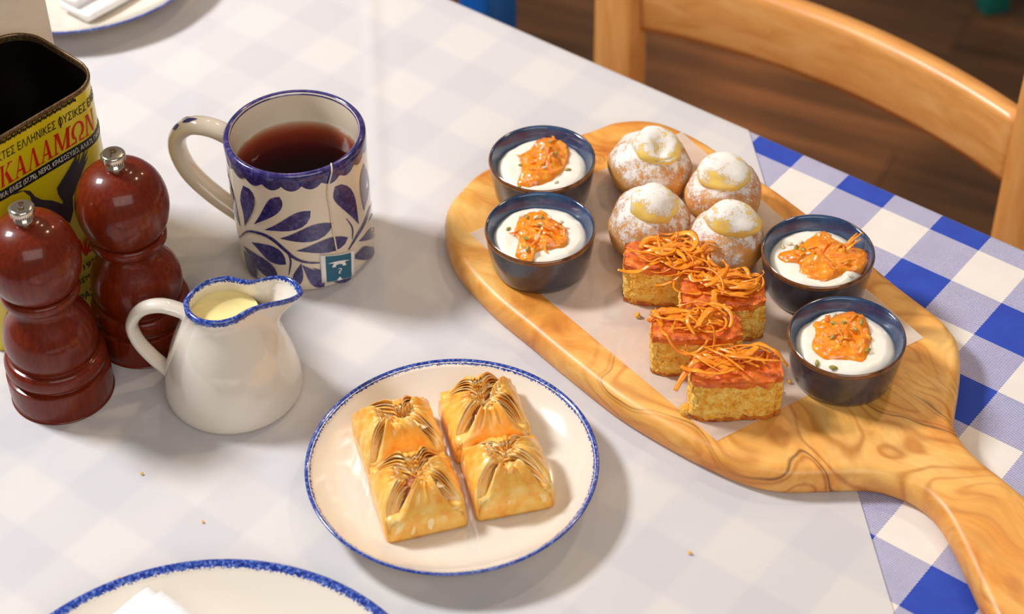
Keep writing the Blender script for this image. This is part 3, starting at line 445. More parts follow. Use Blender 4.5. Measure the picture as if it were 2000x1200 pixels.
# ------------------------------------------------------------------ ramekins of yoghurt with carrot jam and seeds
RC = [(.0233, 1.1189), (.02, 1.0463), (.1996, 1.0152), (.2073, .935)]
RLAB = ['blue-grey glazed ramekin farthest back, touching the board edge beside the sugared puff', 'blue-grey glazed ramekin at the board front left, nearest the mug and cream jug', 'blue-grey glazed ramekin beside the gingham, behind the rightmost one', 'blue-grey glazed ramekin nearest the board handle']
DLAB = ['yoghurt with a tall round mound of orange carrot jam, in the rearmost ramekin', 'yoghurt with orange carrot jam dripping to the front, in the front left ramekin', 'yoghurt with orange carrot shreds poking over the rim, in the ramekin beside the gingham', 'yoghurt with jam and a whole green pumpkin seed, in the ramekin by the board handle']
def ramekin(i):
    x, y = RC[i]; t = thing('ramekin', RLAB[i], 'ramekin', (x, y, PZ), 0, 'glazed ramekins on the board')
    R, H = .0368, .0325
    mk('bowl', lathe([(0, .003), (.027, .003), (.0275, .0), (.0300, 0), (.0316, .0012), (.0330, .005), (.0352, .018), (.0362, .0275), (R-.0004, .0305)]), MT['slate'], t)
    mk('interior', lathe([(0, .006), (.026, .006), (.0285, .009), (.0300, .016), (.0308, .0225), (.0318, .0245), (.0332, .0275), (.0345, .0308), (.0355, H), (.0364, .0318)]), MT['blue_glaze'], t)
    mk('lip', lathe([(R-.0012, .0290), (R-.0002, .0294), (R+.0001, .0308), (R-.0003, .0322), (R-.0012, H+.0002)]), MT['brown_glaze'], t)
    return t
def dessert(i):
    x, y = RC[i]; rnd = random.Random(20+i); t = thing('yogurt_dessert', DLAB[i], 'dessert', (x, y, PZ+.0245), 0, 'yoghurt desserts in the ramekins')
    RI = .0312
    def yz(r, a):
        p = Vector((r*cos(a), r*sin(a), i*3.1)); return .0016*noise.noise(p*55)+.0010*noise.noise(p*140)-.0035*max(0, (r/RI-.80)/.20)**1.5+.0012
    V = [(0, 0, yz(0, 0))]; F = []; m, k = 64, 14
    for j in range(1, k+1):
        r = RI*j/k; V += [(r*cos(2*pi*q/m), r*sin(2*pi*q/m), yz(r, 2*pi*q/m)) for q in range(m)]
    for q in range(m): F.append([0, 1+q, 1+(q+1) % m])
    for j in range(k-1):
        for q in range(m): F.append([1+j*m+q, 1+(j+1)*m+q, 1+(j+1)*m+(q+1) % m, 1+j*m+(q+1) % m])
    b = len(V); V += [(.0300*cos(2*pi*q/m), .0300*sin(2*pi*q/m), -.010) for q in range(m)]
    for q in range(m): F.append([1+(k-1)*m+q, b+q, b+(q+1) % m, 1+(k-1)*m+(q+1) % m])
    mk('yogurt', (V, F), MT['yogurt'], t)
    pol = smoothp([(a, c, 0) for a, c in JAM[i]], 5, True); n = len(pol); cen = sum(pol, Vector())/n
    hh = [.0085, .0075, .0058, .0068][i]
    def jz(rho, p): return yz(p.length, 0)*.4+hh*max(0, 1-rho**2.2)**.6*(.72+.5*noise.noise(p*95+Vector((i*5, 0, 0))))+.0016*noise.noise(p*330)+.0009*abs(noise.noise(p*700))+.0006
    V = [(cen.x, cen.y, jz(0, cen))]; F = []; k = 18
    for j in range(1, k+1):
        rho = j/k
        for p in pol:
            q = cen+(p-cen)*rho*(1+.05*noise.noise(p*260+Vector((0, 0, rho*3)))); V.append((q.x, q.y, jz(rho, q) if j < k else yz(q.length, atan2(q.y, q.x))-.0006))
    for q in range(n): F.append([0, 1+q, 1+(q+1) % n])
    for j in range(k-1):
        for q in range(n): F.append([1+j*n+q, 1+(j+1)*n+q, 1+(j+1)*n+(q+1) % n, 1+j*n+(q+1) % n])
    mk('carrot_jam', fixn((V, F)), MT['jam'], t)
    def top(x, y):
        p = Vector((x, y, 0)); d = p-cen; a = atan2(d.y, d.x)
        bst = min(pol, key=lambda q: abs((atan2((q-cen).y, (q-cen).x)-a+pi) % (2*pi)-pi)); rho = d.length/max(1e-6, (bst-cen).length)
        return max(jz(rho, p) if rho < 1 else -1, yz(p.length, a))
    for q in range(11):                              # soft shreds in the jam
        rp = pol[rnd.randrange(n)]; s = rnd.uniform(.2, .85); p0 = cen+(rp-cen)*s; a = rnd.uniform(0, 2*pi); L = rnd.uniform(.005, .010); cv = rnd.uniform(-1.4, 1.4); pts = []
        for k2 in range(6):
            pts.append((p0.x, p0.y, top(p0.x, p0.y)+.0004+.0008*sin(pi*k2/5))); p0 = p0+Vector((cos(a), sin(a), 0))*L/5; a += cv/5
            if p0.length > .028: break
        if len(pts) > 3: mk('carrot_strand', tube(smoothp(pts, 2), .0011, .0006, 6, (0, 0, 1), lambda v: .35+.65*sin(pi*min(1, v+.12))), MT['jam'], t)
    if i == 2:
        for dx, dy, L in ((.0185, .006, .017), (.0175, .002, .014), (.0195, .008, .011)):
            a = .55+dy*30; pts = [(dx+L*s*cos(a), dy+L*s*sin(a)*.8, .004+.0085*s-.003*s*s) for s in (0, .25, .5, .75, 1)]
            mk('carrot_strand', tube(smoothp(pts, 3), .0017, .0008, 6, (0, 0, 1), lambda v: 1-.75*v), MT['jam'], t)
    for q, (sx, sy) in enumerate(SEEDS[i]):
        whole = (i == 3 and q >= 6) or rnd.random() < .35; L, Wd = (.0054, .0029) if whole else (rnd.uniform(.0034, .0055), rnd.uniform(.0020, .0030))
        if i == 3 and q == 7: L, Wd = .0066, .0042
        V, F = lathe([(0, -1), (.45, -.8), (.8, -.4), (.95, 0), (.75, .5), (.35, .88), (0, 1)], 10); a = rnd.uniform(0, pi); tl = rnd.uniform(-.35, .35); M = Matrix.Rotation(a, 4, 'Z') @ Matrix.Rotation(tl, 4, 'Y')
        V = [M @ Vector((v[2]*L/2, v[0]*Wd/2, v[1]*.0011)) for v in V]; z = top(sx, sy)
        mk('seed', ([(v.x+sx, v.y+sy, v.z+z+.0009) for v in V], F), MT['seed_dark' if (whole or rnd.random() < .3) else 'seed_pale'], t)
for i in range(4): ramekin(i)
for i in range(4): dessert(i)

# ------------------------------------------------------------------ sugared choux puffs
def puff(i, x, y, R, H, label, cap):
    t = thing('choux_puff', label, 'pastry', (x, y, PZ), 0, 'sugared choux puffs on the board'); seed = i*4.7
    V, F = lathe([(0, -1)]+[(cos(a), sin(a)) for a in [(-pi/2+pi*k/36) for k in range(1, 36)]]+[(0, 1)], 64)
    W = []
    for v in V:
        d = Vector(v); l = 1+.085*noise.noise(d*1.3+Vector((seed, 0, 0)))+.035*noise.noise(d*3.2+Vector((0, seed, 0)))+.010*noise.noise(d*9)
        p = d*l; z = p.z; z = z if z > -.62 else -.62-(z+.62)*-.10
        rr = 1-.10*max(0, p.z)**1.5
        W.append((p.x*R*rr, p.y*R*rr, (z+.66)*H*.91/1.66))
    lo = min(v[2] for v in W); W = [(a, b, c-lo) for a, b, c in W]
    mk('shell', (W, F), MT['choux'], t)
    cx, cy, cr, asp, rot, ch, dent = cap
    V, F = lathe([(0, -1)]+[(cos(a), sin(a)) for a in [(-pi/2+pi*k/22) for k in range(1, 22)]]+[(0, 1)], 40); W = []
    for v in V:
        d = Vector(v); l = 1+.12*noise.noise(d*1.5+Vector((seed+9, 0, 0)))+.03*noise.noise(d*5+Vector((0, seed, 2)))
        p = d*l; px, py, pz = p.x*cr*asp, p.y*cr, p.z*ch
        if dent: pz -= dent*ch*math.exp(-((p.x-.25)**2+(p.y+.5)**2)/.18)*(1 if p.z > 0 else .2)
        c_, s_ = cos(rot), sin(rot); qx, qy = px*c_-py*s_, px*s_+py*c_
        drop = .24*((qx+cx)**2+(qy+cy)**2)/R
        W.append((qx+cx, qy+cy, pz+H*.895-drop))
    mk('custard_cap', (W, F), MT['custard'], t)
    return t
puff(0, .0990, 1.1265, .0292, .0440, 'sugared choux puff at the back left, its custard cap dented by a nozzle mark', (.003, -.0045, .0150, 1.15, -.2, .0105, .8))
puff(1, .1465, 1.0960, .0258, .0440, 'sugared choux puff at the back right, with a wide yellow custard cap', (-.001, -.0045, .0148, 1.25, -.25, .0108, .25))
puff(2, .0940, 1.0655, .0278, .0450, 'sugared choux puff at the front left, its round custard cap coated in sugar', (.002, -.0065, .0148, 1.1, -.5, .0108, .0))
puff(3, .1435, 1.0440, .0258, .0475, 'sugared choux puff at the front right, with a bare crescent of custard on top', (.003, -.0055, .0128, 1.4, -.25, .0102, .3))

# ------------------------------------------------------------------ orange cake pieces with candied carrot
def cake(i, x, y, w, d, h, rot, label, nsh, bias):
    t = thing('cake_slice', label, 'cake', (x, y, PZ), rot, 'carrot-topped cake pieces on the board'); rnd = random.Random(50+i)
    V, F = gbox(w, d, h, .0011); W = []
    for v in V:
        p = v+Vector((i*.3, 0, 0)); nx, ny = v.x/(w/2), v.y/(d/2); c = Vector((v.x, v.y, v.z))
        top = v.z/h; side = max(abs(nx), abs(ny))
        k = .0011*noise.noise(p*120)+.0012*noise.noise(p*330)-.0013*max(0, noise.noise(p*520+Vector((3, 3, 3)))) if side > .98 and .03 < top < .84 else .0007*noise.noise(p*260)
        dr = Vector((nx if abs(nx) > .98 else 0, ny if abs(ny) > .98 else 0, .8 if top > .98 else 0))
        q = c+dr*k*1.25
        if top > .99: q.z += .0007*noise.noise(p*90)-.0016*max(0, side-.80)/.2
        cr = max(0, abs(nx)+abs(ny)-1.72)*.010; q.x -= cr*(1 if nx > 0 else -1); q.y -= cr*(1 if ny > 0 else -1)
        q.z += .0014*noise.noise(Vector((v.x*35, v.y*35, i*7)))*top
        W.append(q)
    zt = h*.83; zb = h*.085
    def cut(cond):
        fs = [f for f in F if cond(sum(V[k].z for k in f)/4+.0018*noise.noise((V[f[0]]+Vector((i, i, 0)))*140))]; used = sorted({k for f in fs for k in f}); mp = {k: j for j, k in enumerate(used)}
        return [W[k] for k in used], [[mp[k] for k in f] for f in fs]
    mk('crumb', cut(lambda z: zb < z <= zt), MT['crumb'], t); mk('glazed_top', cut(lambda z: z > zt), MT['crust'], t); mk('base_crust', cut(lambda z: z <= zb), MT['base_crust'], t)
    for q in range(nsh):
        a = rnd.choice([0, pi])+rnd.gauss(0, .55); L = rnd.uniform(.016, .040); cv = rnd.gauss(0, 2.0); m = 12
        px, py = rnd.gauss(bias[0], w*.18), rnd.gauss(bias[1], d*.22); p = Vector((px-cos(a)*L/2, py-sin(a)*L/2, 0)); a -= cv/2; lay = h+.0008+rnd.random()**1.5*.0065; bow = rnd.uniform(0, .0035); pts = []
        for s in range(m+1):
            f = s/m; out = max(abs(p.x)/(w/2), abs(p.y)/(d/2)); z = lay+bow*sin(pi*f)+.0012*noise.noise(Vector((q*3.3, f*3, i)))
            if out > .94: z -= (out-.94)*.020
            pts.append((p.x, p.y, max(z, h*.35))); p = p+Vector((cos(a), sin(a), 0))*L/m; a += cv/m
        r = .0006+.0019*rnd.random()**1.5; mk('carrot_shred', tube(smoothp(pts, 2), r, min(r*.40, .00045), 6, (rnd.uniform(-.7, .7), rnd.uniform(-.5, .3), 1), lambda v: (.45+.55*sin(pi*min(1, max(0, v*.9+.05)))**.6)*(1+.45*noise.noise(Vector((v*9, q*2.7, i))))), MT['shred'], t)
    return t
cake(0, .1015, 1.0135, .0555, .027, .0335, radians(-7), 'glazed orange cake piece farthest back, beneath the front left choux puff', 44, (.006, .002))
cake(1, .1345, .9795, .0535, .027, .0330, radians(-2), 'glazed orange cake piece second from the back, beside the ramekin next to the gingham', 38, (0, .004))
cake(2, .1150, .9475, .0560, .025, .0330, radians(-1), 'glazed orange cake piece third from the back, leaning behind the front piece', 28, (0, .002))
cake(3, .1360, .9085, .0555, .027, .0340, radians(2), 'glazed orange cake piece at the very front of the row, nearest the board edge', 24, (-.004, .005))
for k, (x, y, s) in enumerate([(.0815, .9915, .0022), (.1055, .9035, .0042), (.1660, .9195, .0018), (.1640, .9060, .0016), (.173, .927, .0014)]):
    V, F = lathe([(0, -1), (.7, -.7), (1, 0), (.7, .7), (0, 1)], 8); o = mk('cake_crumb', ([Vector(v)*s*(1+.35*noise.noise(Vector(v)*1.7+Vector((k, 0, 0)))) for v in V], F), MT['crumb'], loc=(x, y, PZ+s*.55))
    tag(o, ['tiny yellow cake crumb on the parchment left of the rearmost cake piece', 'largest cake crumb, touching the lower left of the front cake piece', 'tiny cake crumb right of the front cake piece top', 'tiny cake crumb right of the front cake piece side', 'tiny cake crumb between the front cake piece and the ramekin'][k], 'crumb', 'cake crumbs on the parchment')

# ------------------------------------------------------------------ plates
def plate(name, label, x, y, R, group):
    t = thing(name, label, 'plate', (x, y, T+.0006), 0, group)
    k = R/.0893
    prof = [(0, .003), (.5*R, .003), (.52*R, 0), (.56*R, 0), (.575*R, .004), (.8*R, .0095), (.95*R, .0165), (R-.0008, .0197), (R, .0206), (R-.0010, .0213), (.95*R, .0186), (.88*R, .0140), (.80*R, .0102), (.72*R, .0082), (.62*R, .0074), (.3*R, .0071), (0, .0070)]
    mk('dish', lathe(prof, 128), MT['porcelain'], t)
    e = .00022; band = [(.940*R, .0179-.0004), (.952*R, .0187+e), (.975*R, .0201+e), (R-.0010, .0213+e), (R+e*.7, .0209+e*.6), (R+e, .0204), (R-.0006, .0196-e), (.972*R, .0178-e)]
    V, F = lathe(band, 160); U = []
    for q in range(len(band)): U += [(0, [-1.6, -1.08, -.45, .0, .1, .2, .45, 1.1][q])]*160
    mk('blue_rim', (V, F, U), MT['blue_rim'], t); return t
plate('side_plate', 'small cream plate with a sponged blue rim holding four baklava', -.039, .867, .0893, 'blue-rimmed plates')
plate('dinner_plate', 'cream plate with blue rim at the near edge, holding a napkin', -.1743, .660, .1344, 'blue-rimmed plates')
plate('dinner_plate', 'cream plate with blue rim at the far left, behind the olive tin', -.3448, 1.4377, .1098, 'blue-rimmed plates')
def napkin(x, y, z, rot, label, L=.13, w=.05):
    t = thing('folded_napkin', label, 'napkin', (x, y, z), rot, 'folded napkins on plates'); t.rotation_euler.x = .055
    def layer(l, wd, z0, th, sx):
        pr = []
        for k in range(9): a = -pi/2+pi*k/8; pr.append((wd/2-th/2+th/2*cos(a), z0+th/2+th/2*sin(a)))
        for k in range(9): a = pi/2+pi*k/8; pr.append((-wd/2+th/2+th/2*cos(a), z0+th/2+th/2*sin(a)))
        V, F = [], []; n = len(pr); m = 16
        for i in range(m+1):
            f = i/m; e = min(1, f*m/1.0)*.0 ; sc = .90 if i == 0 else 1
            for a, b in pr: V.append((a*(.97 if i == 0 else 1)+sx, -L*0-l*f, z0+th/2+(b-z0-th/2)*sc+.0006*noise.noise(Vector((a*60, f*6, z0*200)))))
        for i in range(m):
            for j in range(n): F.append([i*n+j, i*n+(j+1) % n, (i+1)*n+(j+1) % n, (i+1)*n+j])
        F += [list(range(n)), [m*n+j for j in range(n)]]
        return fixn((V, F))
    mk('lower_fold', layer(L, w, 0, .0075, 0), MT['napkin'], t); mk('upper_fold', layer(L-.001, w-.014, .0076, .0075, .0065), MT['napkin'], t); return t
napkin(-.195, .759, T+.0140, radians(-42), 'white folded napkin on the near plate', .15, .055)
napkin(-.337, 1.364, T+.0125, radians(140), 'white folded napkin on the far plate behind the tin', .10, .036)

# ------------------------------------------------------------------ baklava
def baklava(i, x, y, rot, label, a, h):
    t = thing('baklava', label, 'pastry', (x, y, T+.0006+.0076), rot, 'baklava squares on the side plate'); rnd = random.Random(80+i)
    V, F = gbox(2*a*.93, 2*a*.93, h*.50, .004); mk('pastry_base', ([v+Vector((0, 0, 0)) for v in V], F), MT['filo'], t)
    V, F = lathe([(0, 0), (.5, 0), (1, .25), (.9, .6), (.5, .9), (0, 1)], 24); mk('nut_filling', ([((v[0]*a*.62)*(1+.2*noise.noise(Vector(v)*3)), v[1]*a*.62, h*.42+v[2]*h*.30+.0012*noise.noise(Vector(v)*6)) for v in V], F), MT['nuts'], t)
    for s in range(4):
        ang = s*pi/2; nl = 8; lift = h*rnd.uniform(.30, .58); ph = rnd.uniform(0, 6); pa, pf = rnd.uniform(.0005, .0020), rnd.uniform(7, 15); fold = rnd.uniform(.44, .60); re0 = a*rnd.uniform(.30, .55); sk = rnd.uniform(-.25, .25); gap = rnd.uniform(.40, .60); curl = rnd.uniform(-.001, .0035)
        for k in range(nl):
            j1, j2, j3 = rnd.uniform(-1, 1), rnd.uniform(-1, 1), rnd.uniform(-1, 1)
            re = re0-a*(.052*k+.02*j1); fan = .0005+.0008*(1+.35*j2); gp = gap-.062*k+.02*j3
            def fn(u, v):
                U = (u-.5)*2; n1 = noise.noise(Vector((U*3.2, v*3, k*.23+s*4+i*9))); n2 = noise.noise(Vector((U*7, v*5, k*1.1+s*4+i*9)))
                if v < .4:
                    q = v/.4; r = a-.00035*k-.0006*q*q; z = .0003+(h*fold-.0004*k-.0003)*q; wd = r*(1-max(0, gp)*.30*q**1.5); x_ = U*wd
                    cr = max(0, abs(U)-.86)/.14; r -= cr*cr*.0016; r += (.0014*n1+.0009*n2+.0006*sin(U*14+ph+k))*q; z += .0006*n2*q
                else:
                    q = (v-.4)/.6; jag = 1+.10*noise.noise(Vector((U*5, k*1.7, s*3+i)))
                    r = a-.00035*k-.0006+(re-a)*min(1.05, q*jag); z = h*fold-.0004*k+(h*.56+lift-h*fold)*sin(min(1, q*1.06)*pi/2)-k*fan*q
                    wd = max(.0022, max(r, 0)*(1-max(.0, gp)*(.30+.70*sqrt(q)))); x_ = U*wd+sk*a*.55*q*q
                    z += curl*abs(U)**3*q*(1.4-.12*k)+(.0022*n1+.0012*n2)*q+pa*sin(U*pf+ph+k*.35)*q; cr = max(0, abs(U)-.86)/.14*(1-q); r -= cr*cr*.0016; z -= cr*.0012
                    r += .0011*n1*(1-q)
                c, s_ = cos(ang), sin(ang); return (r*c-x_*s_, r*s_+x_*c, max(z, .0002))
            o = mk('filo_sheet', grid(22, 15, fn), MT['filo_pale' if k % 3 == 1 else 'filo'], t); solid(o, .00038)
    for q in range(6):                                 # loose flakes stuck to the top and the walls
        an = rnd.uniform(0, 2*pi); rr = a*rnd.uniform(.35, .66); sz = rnd.uniform(.0018, .0048); px, py = rr*cos(an), rr*sin(an); zz = h*(.56+.38*(1-rr/a))+.0022; tx, ty = rnd.uniform(-.6, .6), rnd.uniform(-.6, .6)
        o = mk('filo_flake', grid(5, 5, lambda u, v: (px+(u-.5)*sz*2*(1-.5*v), py+(v-.5)*sz*1.4, zz+(u-.5)*sz*tx+(v-.5)*sz*ty+.0012*sin(u*3+q)*v)), MT['filo_pale'], t); solid(o, .0003)
    return t
baklava(0, -.0600, .8440, radians(15), 'baklava square at the front left of the plate, with brown nuts showing', .0250, .0335)
baklava(1, -.0058, .8575, radians(12), 'baklava square at the front right of the plate', .0240, .0340)
baklava(2, -.0725, .8920, radians(16), 'baklava square at the back left of the plate', .0245, .0320)
baklava(3, -.0190, .9060, radians(14), 'baklava square at the back right of the plate', .0245, .0340)

# ------------------------------------------------------------------ mug, tea, tea bag
MX, MY, MH, MR = -.1405, 1.0910, .1035, .0468
mg = thing('mug', 'cream mug hand-painted with dark blue leaves, full of black tea', 'mug', (MX, MY, T+.0004))
mk('body', lathe([(0, .003), (.036, .003), (.037, 0), (.0405, 0), (.0435, .0012), (.0455, .004), (MR-.0006, .010), (MR-.0002, .03), (MR, MH-.006), (MR, MH-.0018), (MR-.0012, MH-.0003), (MR-.0025, MH), (MR-.0038, MH-.0006), (MR-.0046, MH-.003), (MR-.0050, MH-.02), (MR-.0052, .012), (MR-.009, .007), (0, .006)], 128), MT['mug'], mg)
hz = radians(161); hp = smoothp([(.0440, 0, .0875), (.0600, 0, .0930), (.0760, 0, .0915), (.0870, 0, .0805), (.0885, 0, .0660), (.0815, 0, .0490), (.0650, 0, .0330), (.0440, 0, .0195)], 6)
h_o = mk('handle', tube(hp, .0060, .0078, 16, (0, 1, 0)), MT['mug'], mg); h_o.rotation_euler.z = hz
# 'up' of the tube is the y axis, so the flat side faces outward
def onmug(a, z, off=.00018): r = MR+off; return (r*cos(radians(a)), r*sin(radians(a)), z)
def mugz(z): return z
for L in LEAVES:
    V = [onmug(a, z, .0002+(.00005 if q % 3 == 1 else 0)) for q, (a, z) in enumerate(L)]; n = len(L)//3
    F = [[3*i+j, 3*i+j+1, 3*i+j+4, 3*i+j+3] for i in range(n-1) for j in range(2)]; mk('painted_leaf', (V, F), MT['mug_paint'], mg)
for L in STEMS:
    V = [onmug(a, z, .00022) for a, z in L]; n = len(L)//3
    F = [[3*i+j, 3*i+j+1, 3*i+j+4, 3*i+j+3] for i in range(n-1) for j in range(2)]; mk('painted_stem', (V, F), MT['mug_paint'], mg)
# the same sprays repeat round the far side
for da in (152,):
    for L in LEAVES[:8]+LEAVES[9:11]:
        V = [onmug(a-da, z, .0002) for a, z in L]; n = len(L)//3
        F = [[3*i+j, 3*i+j+1, 3*i+j+4, 3*i+j+3] for i in range(n-1) for j in range(2)]; mk('painted_leaf', (V, F), MT['mug_paint'], mg)
n = 180; V, F = [], []; rows = [(0, MR-.0045, MH-.0022), (0, MR-.0036, MH-.0004), (0, MR-.0025, MH+.0002), (0, MR-.0010, MH-.0001), (0, MR+.0003, MH-.0018), (.5, MR+.0003, MH-.006), (1, MR+.0003, 0)]
for k, r, z in rows:
    for i in range(n):
        a = 2*pi*i/n; sc = MH-.0085-.0042*abs(sin(a*11))**.7; zz = sc if k == 1 else z
        V.append((r*cos(a), r*sin(a), zz))
for j in range(len(rows)-1):
    for i in range(n): F.append([j*n+i, j*n+(i+1) % n, (j+1)*n+(i+1) % n, (j+1)*n+i])
mk('rim_band', (V, F), MT['mug_paint'], mg)
def drop(s0, side, ln, wd, ang):
    V, F = [], []; m = 8; pa = [Vector(p) for p in hp]; k0 = int(s0*(len(pa)-1)); p = pa[k0]; tg = (pa[k0+2]-pa[k0-2]).normalized(); nr = Vector((-tg.z, 0, tg.x)); nr = nr if nr.z > 0 or nr.x > 0 else -nr
    for i in range(m+1):
        f = i/m; ww = wd*sin(pi*f**1.3)**.8 if 0 < f < 1 else 0
        for o_ in (-1, 0, 1):
            l = ln*(f-.5); yy = o_*ww; a_, b_ = l*cos(ang)-yy*sin(ang), l*sin(ang)+yy*cos(ang)+side
            kk = k0+a_/.0028; k1 = max(0, min(len(pa)-2, int(kk))); q = pa[k1].lerp(pa[k1+1], kk-k1); t2 = (pa[k1+1]-pa[k1]).normalized(); n2 = Vector((-t2.z, 0, t2.x)); n2 = n2 if n2.dot(q-Vector((.06, 0, .06))) > 0 else -n2
            hgt = .0060*sqrt(max(0, 1-(b_/.0078)**2))+.0003
            V.append(q+n2*hgt+Vector((0, b_, 0)))
    for i in range(m):
        for j in range(2): F.append([3*i+j, 3*i+j+1, 3*i+j+4, 3*i+j+3])
    return mk('painted_drop', (V, F), MT['mug_paint'], mg, rz=hz)
drop(.37, .0035, .0080, .0022, 2.9); drop(.27, .0020, .0100, .0019, .2); drop(.31, -.0032, .0090, .0014, -.4)
te = mk('tea', lathe([(0, .0045), (.036, .0050), (MR-.0030, .014), (MR-.0030, .0800), (MR-.0049, .0805), (MR-.0056, .0800), (MR-.0075, .0798), (0, .0797)], 96), MT['tea'], loc=(MX, MY, T+.0004)); tag(te, 'dark amber black tea filling the painted mug', 'tea')
tbg = thing('tea_bag', 'tea bag string with teal paper tag hanging over the mug rim', 'tea bag', (MX, MY, T+.0004))
sa = radians(STRING[0][0]); sp = [((MR-.009)*cos(sa+.10), (MR-.009)*sin(sa+.10), .078), ((MR-.0055)*cos(sa+.05), (MR-.0055)*sin(sa+.05), .098), ((MR-.0020)*cos(sa), (MR-.0020)*sin(sa), MH+.0008), ((MR+.0012)*cos(sa-.04), (MR+.0012)*sin(sa-.04), MH-.003)]
sp += [((MR+.0010)*cos(radians(a)), (MR+.0010)*sin(radians(a)), z) for a, z in STRING[2:]]
mk('string', tube(smoothp(sp, 5), .00055, None, 6), MT['string'], tbg)
def ontag(a, b, off):     # a across 0..1, b down 0..1
    (a0, z0), (a1, z1), (a2, z2), (a3, z3) = TAG
    az = (a0*(1-a)+a1*a)*(1-b)+(a3*(1-a)+a2*a)*b; z = (z0*(1-a)+z1*a)*(1-b)+(z3*(1-a)+z2*a)*b; r = MR+.0009+off
    return (r*cos(radians(az)), r*sin(radians(az)), z)
tgo = mk('tag', grid(14, 4, lambda a, b: ontag(a, b, 0)), MT['tag_white'], tbg); solid(tgo, .0003)
mk('tag_print', grid(12, 4, lambda a, b: ontag(.13+.74*a, .02+.96*b, .0003)), MT['tag_teal'], tgo)
def tagpoly(pts): V = [ontag(a, b, .0005) for a, b in pts]; return mk('tag_emblem', (V, [list(range(len(V)))]), MT['tag_white'], tgo, smooth=False)
for i in range(6):                                     # broad curved hat in strips
    a0, a1 = .19+.62*i/6, .19+.62*(i+1)/6; f = lambda a: .27-.10*(1-((a-.5)/.31)**2)*.6; g = lambda a: .27-.02*abs(a-.5)
    tagpoly([(a0, f(a0)+.02), (a1, f(a1)+.02), (a1, g(a1)+.03), (a0, g(a0)+.03)])
tagpoly([(.33, .28), (.67, .28), (.67, .37), (.33, .37)]); tagpoly([(.31, .37), (.69, .37), (.70, .45), (.30, .45)])
mk('tag_emblem', tube(smoothp([ontag(a, b, .0005) for a, b in ((.46, .54), (.52, .52), (.55, .57), (.51, .63), (.48, .68), (.52, .72))], 4), .0004, .0002, 6), MT['tag_white'], tgo)
tagpoly([(.5, .84), (.57, .95), (.54, .97), (.44, .97), (.42, .94)])

# ------------------------------------------------------------------ cream jug and its milk
JX, JY, JH = -.1800, .9566, .0775
jg = thing('cream_jug', 'cream milk jug with a sponged blue rim and pouring spout', 'jug', (JX, JY, T+.0004))
JR = [(-170.8,.0236),(-149.6,.0238),(-124.1,.0236),(-95.5,.0227),(-65.8,.0218),(-40.9,.0216),(-24,.0238),(-12.1,.0301),(-6.0,.0421),(-0.6,.0496),(4.4,.0506),(13.8,.0482),(21.7,.0448),(29.2,.0392),(35.0,.0318),(41.3,.0253),(52,.0222),(79.8,.0214),(95.7,.0213),(124.0,.0212),(155.8,.0218),(175.8,.0232)]
jn = 120; jpl = [Vector((r*cos(radians(a)), r*sin(radians(a)), 0)) for a, r in JR]; jsm = smoothp(jpl, 10, True)
# resample by angle so that ring i always looks the same way
def jrad(ang):
    best = None
    for p, q in zip(jsm, jsm[1:]+jsm[:1]):
        a, b = atan2(p.y, p.x), atan2(q.y, q.x); d1 = (a-ang+pi) % (2*pi)-pi; d2 = (b-ang+pi) % (2*pi)-pi
        if d1 <= 0 <= d2 and d2-d1 < 1: s = -d1/(d2-d1+1e-9); return p.length*(1-s)+q.length*s
    return .022
arc = []; tot = 0
# spacing dense around the spout
angs = [radians(-180+360*i/jn) for i in range(jn)]
angs = [a-.62*sin(a-radians(6))*1.0 for a in angs]
jr = [jrad((a+pi) % (2*pi)-pi) for a in angs]
def jring(z, off, r0, k):
    """ring at height z: circle of radius r0, blended by k into the rim plan"""
    return [((r0*(1-k)+jr[i]*k+off)*cos(a), (r0*(1-k)+jr[i]*k+off)*sin(a), z+(.0022*max(0, (jr[i]-.03)/.02) if k > .6 else 0)*k) for i, a in enumerate(angs)]
prof = [(0, .0408, .0, 0), (.0012, .0430, 0, 0), (.004, .0441, 0, 0), (.009, .0442, 0, 0), (.018, .0428, 0, 0), (.028, .0405, 0, 0), (.038, .0376, 0, 0), (.046, .0350, 0, .03), (.053, .0324, 0, .08), (.059, .0300, 0, .20), (.064, .0278, 0, .38), (.0685, .0258, 0, .60), (.0725, .0240, 0, .82), (.0755, .0230, 0, .96), (JH, .0226, 0, 1), (JH+.0011, .0226, -.0008, 1), (JH+.0014, .0226, -.0018, 1), (JH+.0009, .0226, -.0028, 1), (.0755, .0230, -.0034, .96), (.0725, .0240, -.0036, .82), (.0685, .0258, -.0036, .60), (.064, .0278, -.0036, .38), (.059, .0300, -.0036, .20), (.046, .0350, -.0036, 0), (.018, .0428, -.0036, 0), (.005, .040, -.0036, 0)]
V, F = [], []
for z, r, off, k in prof: V += jring(z, off, r, k)
for j in range(len(prof)-1):
    for i in range(jn): F.append([j*jn+i, j*jn+(i+1) % jn, (j+1)*jn+(i+1) % jn, (j+1)*jn+i])
F.append(list(range(jn))[::-1]); F.append([(len(prof)-1)*jn+i for i in range(jn)])
mk('body', (V, F), MT['porcelain'], jg)
V, F, U = [], [], []; e = .0002
rb = [(.0738, .0235, e, .90, 1.2), (.0755, .0230, e, .96, .75), (JH, .0226, e, 1, .2), (JH+.0011, .0226, -.0007, 1, 0), (JH+.0014+e, .0226, -.0018, 1, -.1), (JH+.0009, .0226, -.0030, 1, -.4), (.0762, .0229, -.0037, .98, -.9), (.0750, .0231, -.0039, .95, -1.2)]
for z, r, off, k, uv in rb: V += jring(z, off, r, k); U += [(0, uv)]*jn
for j in range(len(rb)-1):
    for i in range(jn): F.append([j*jn+i, j*jn+(i+1) % jn, (j+1)*jn+(i+1) % jn, (j+1)*jn+i])
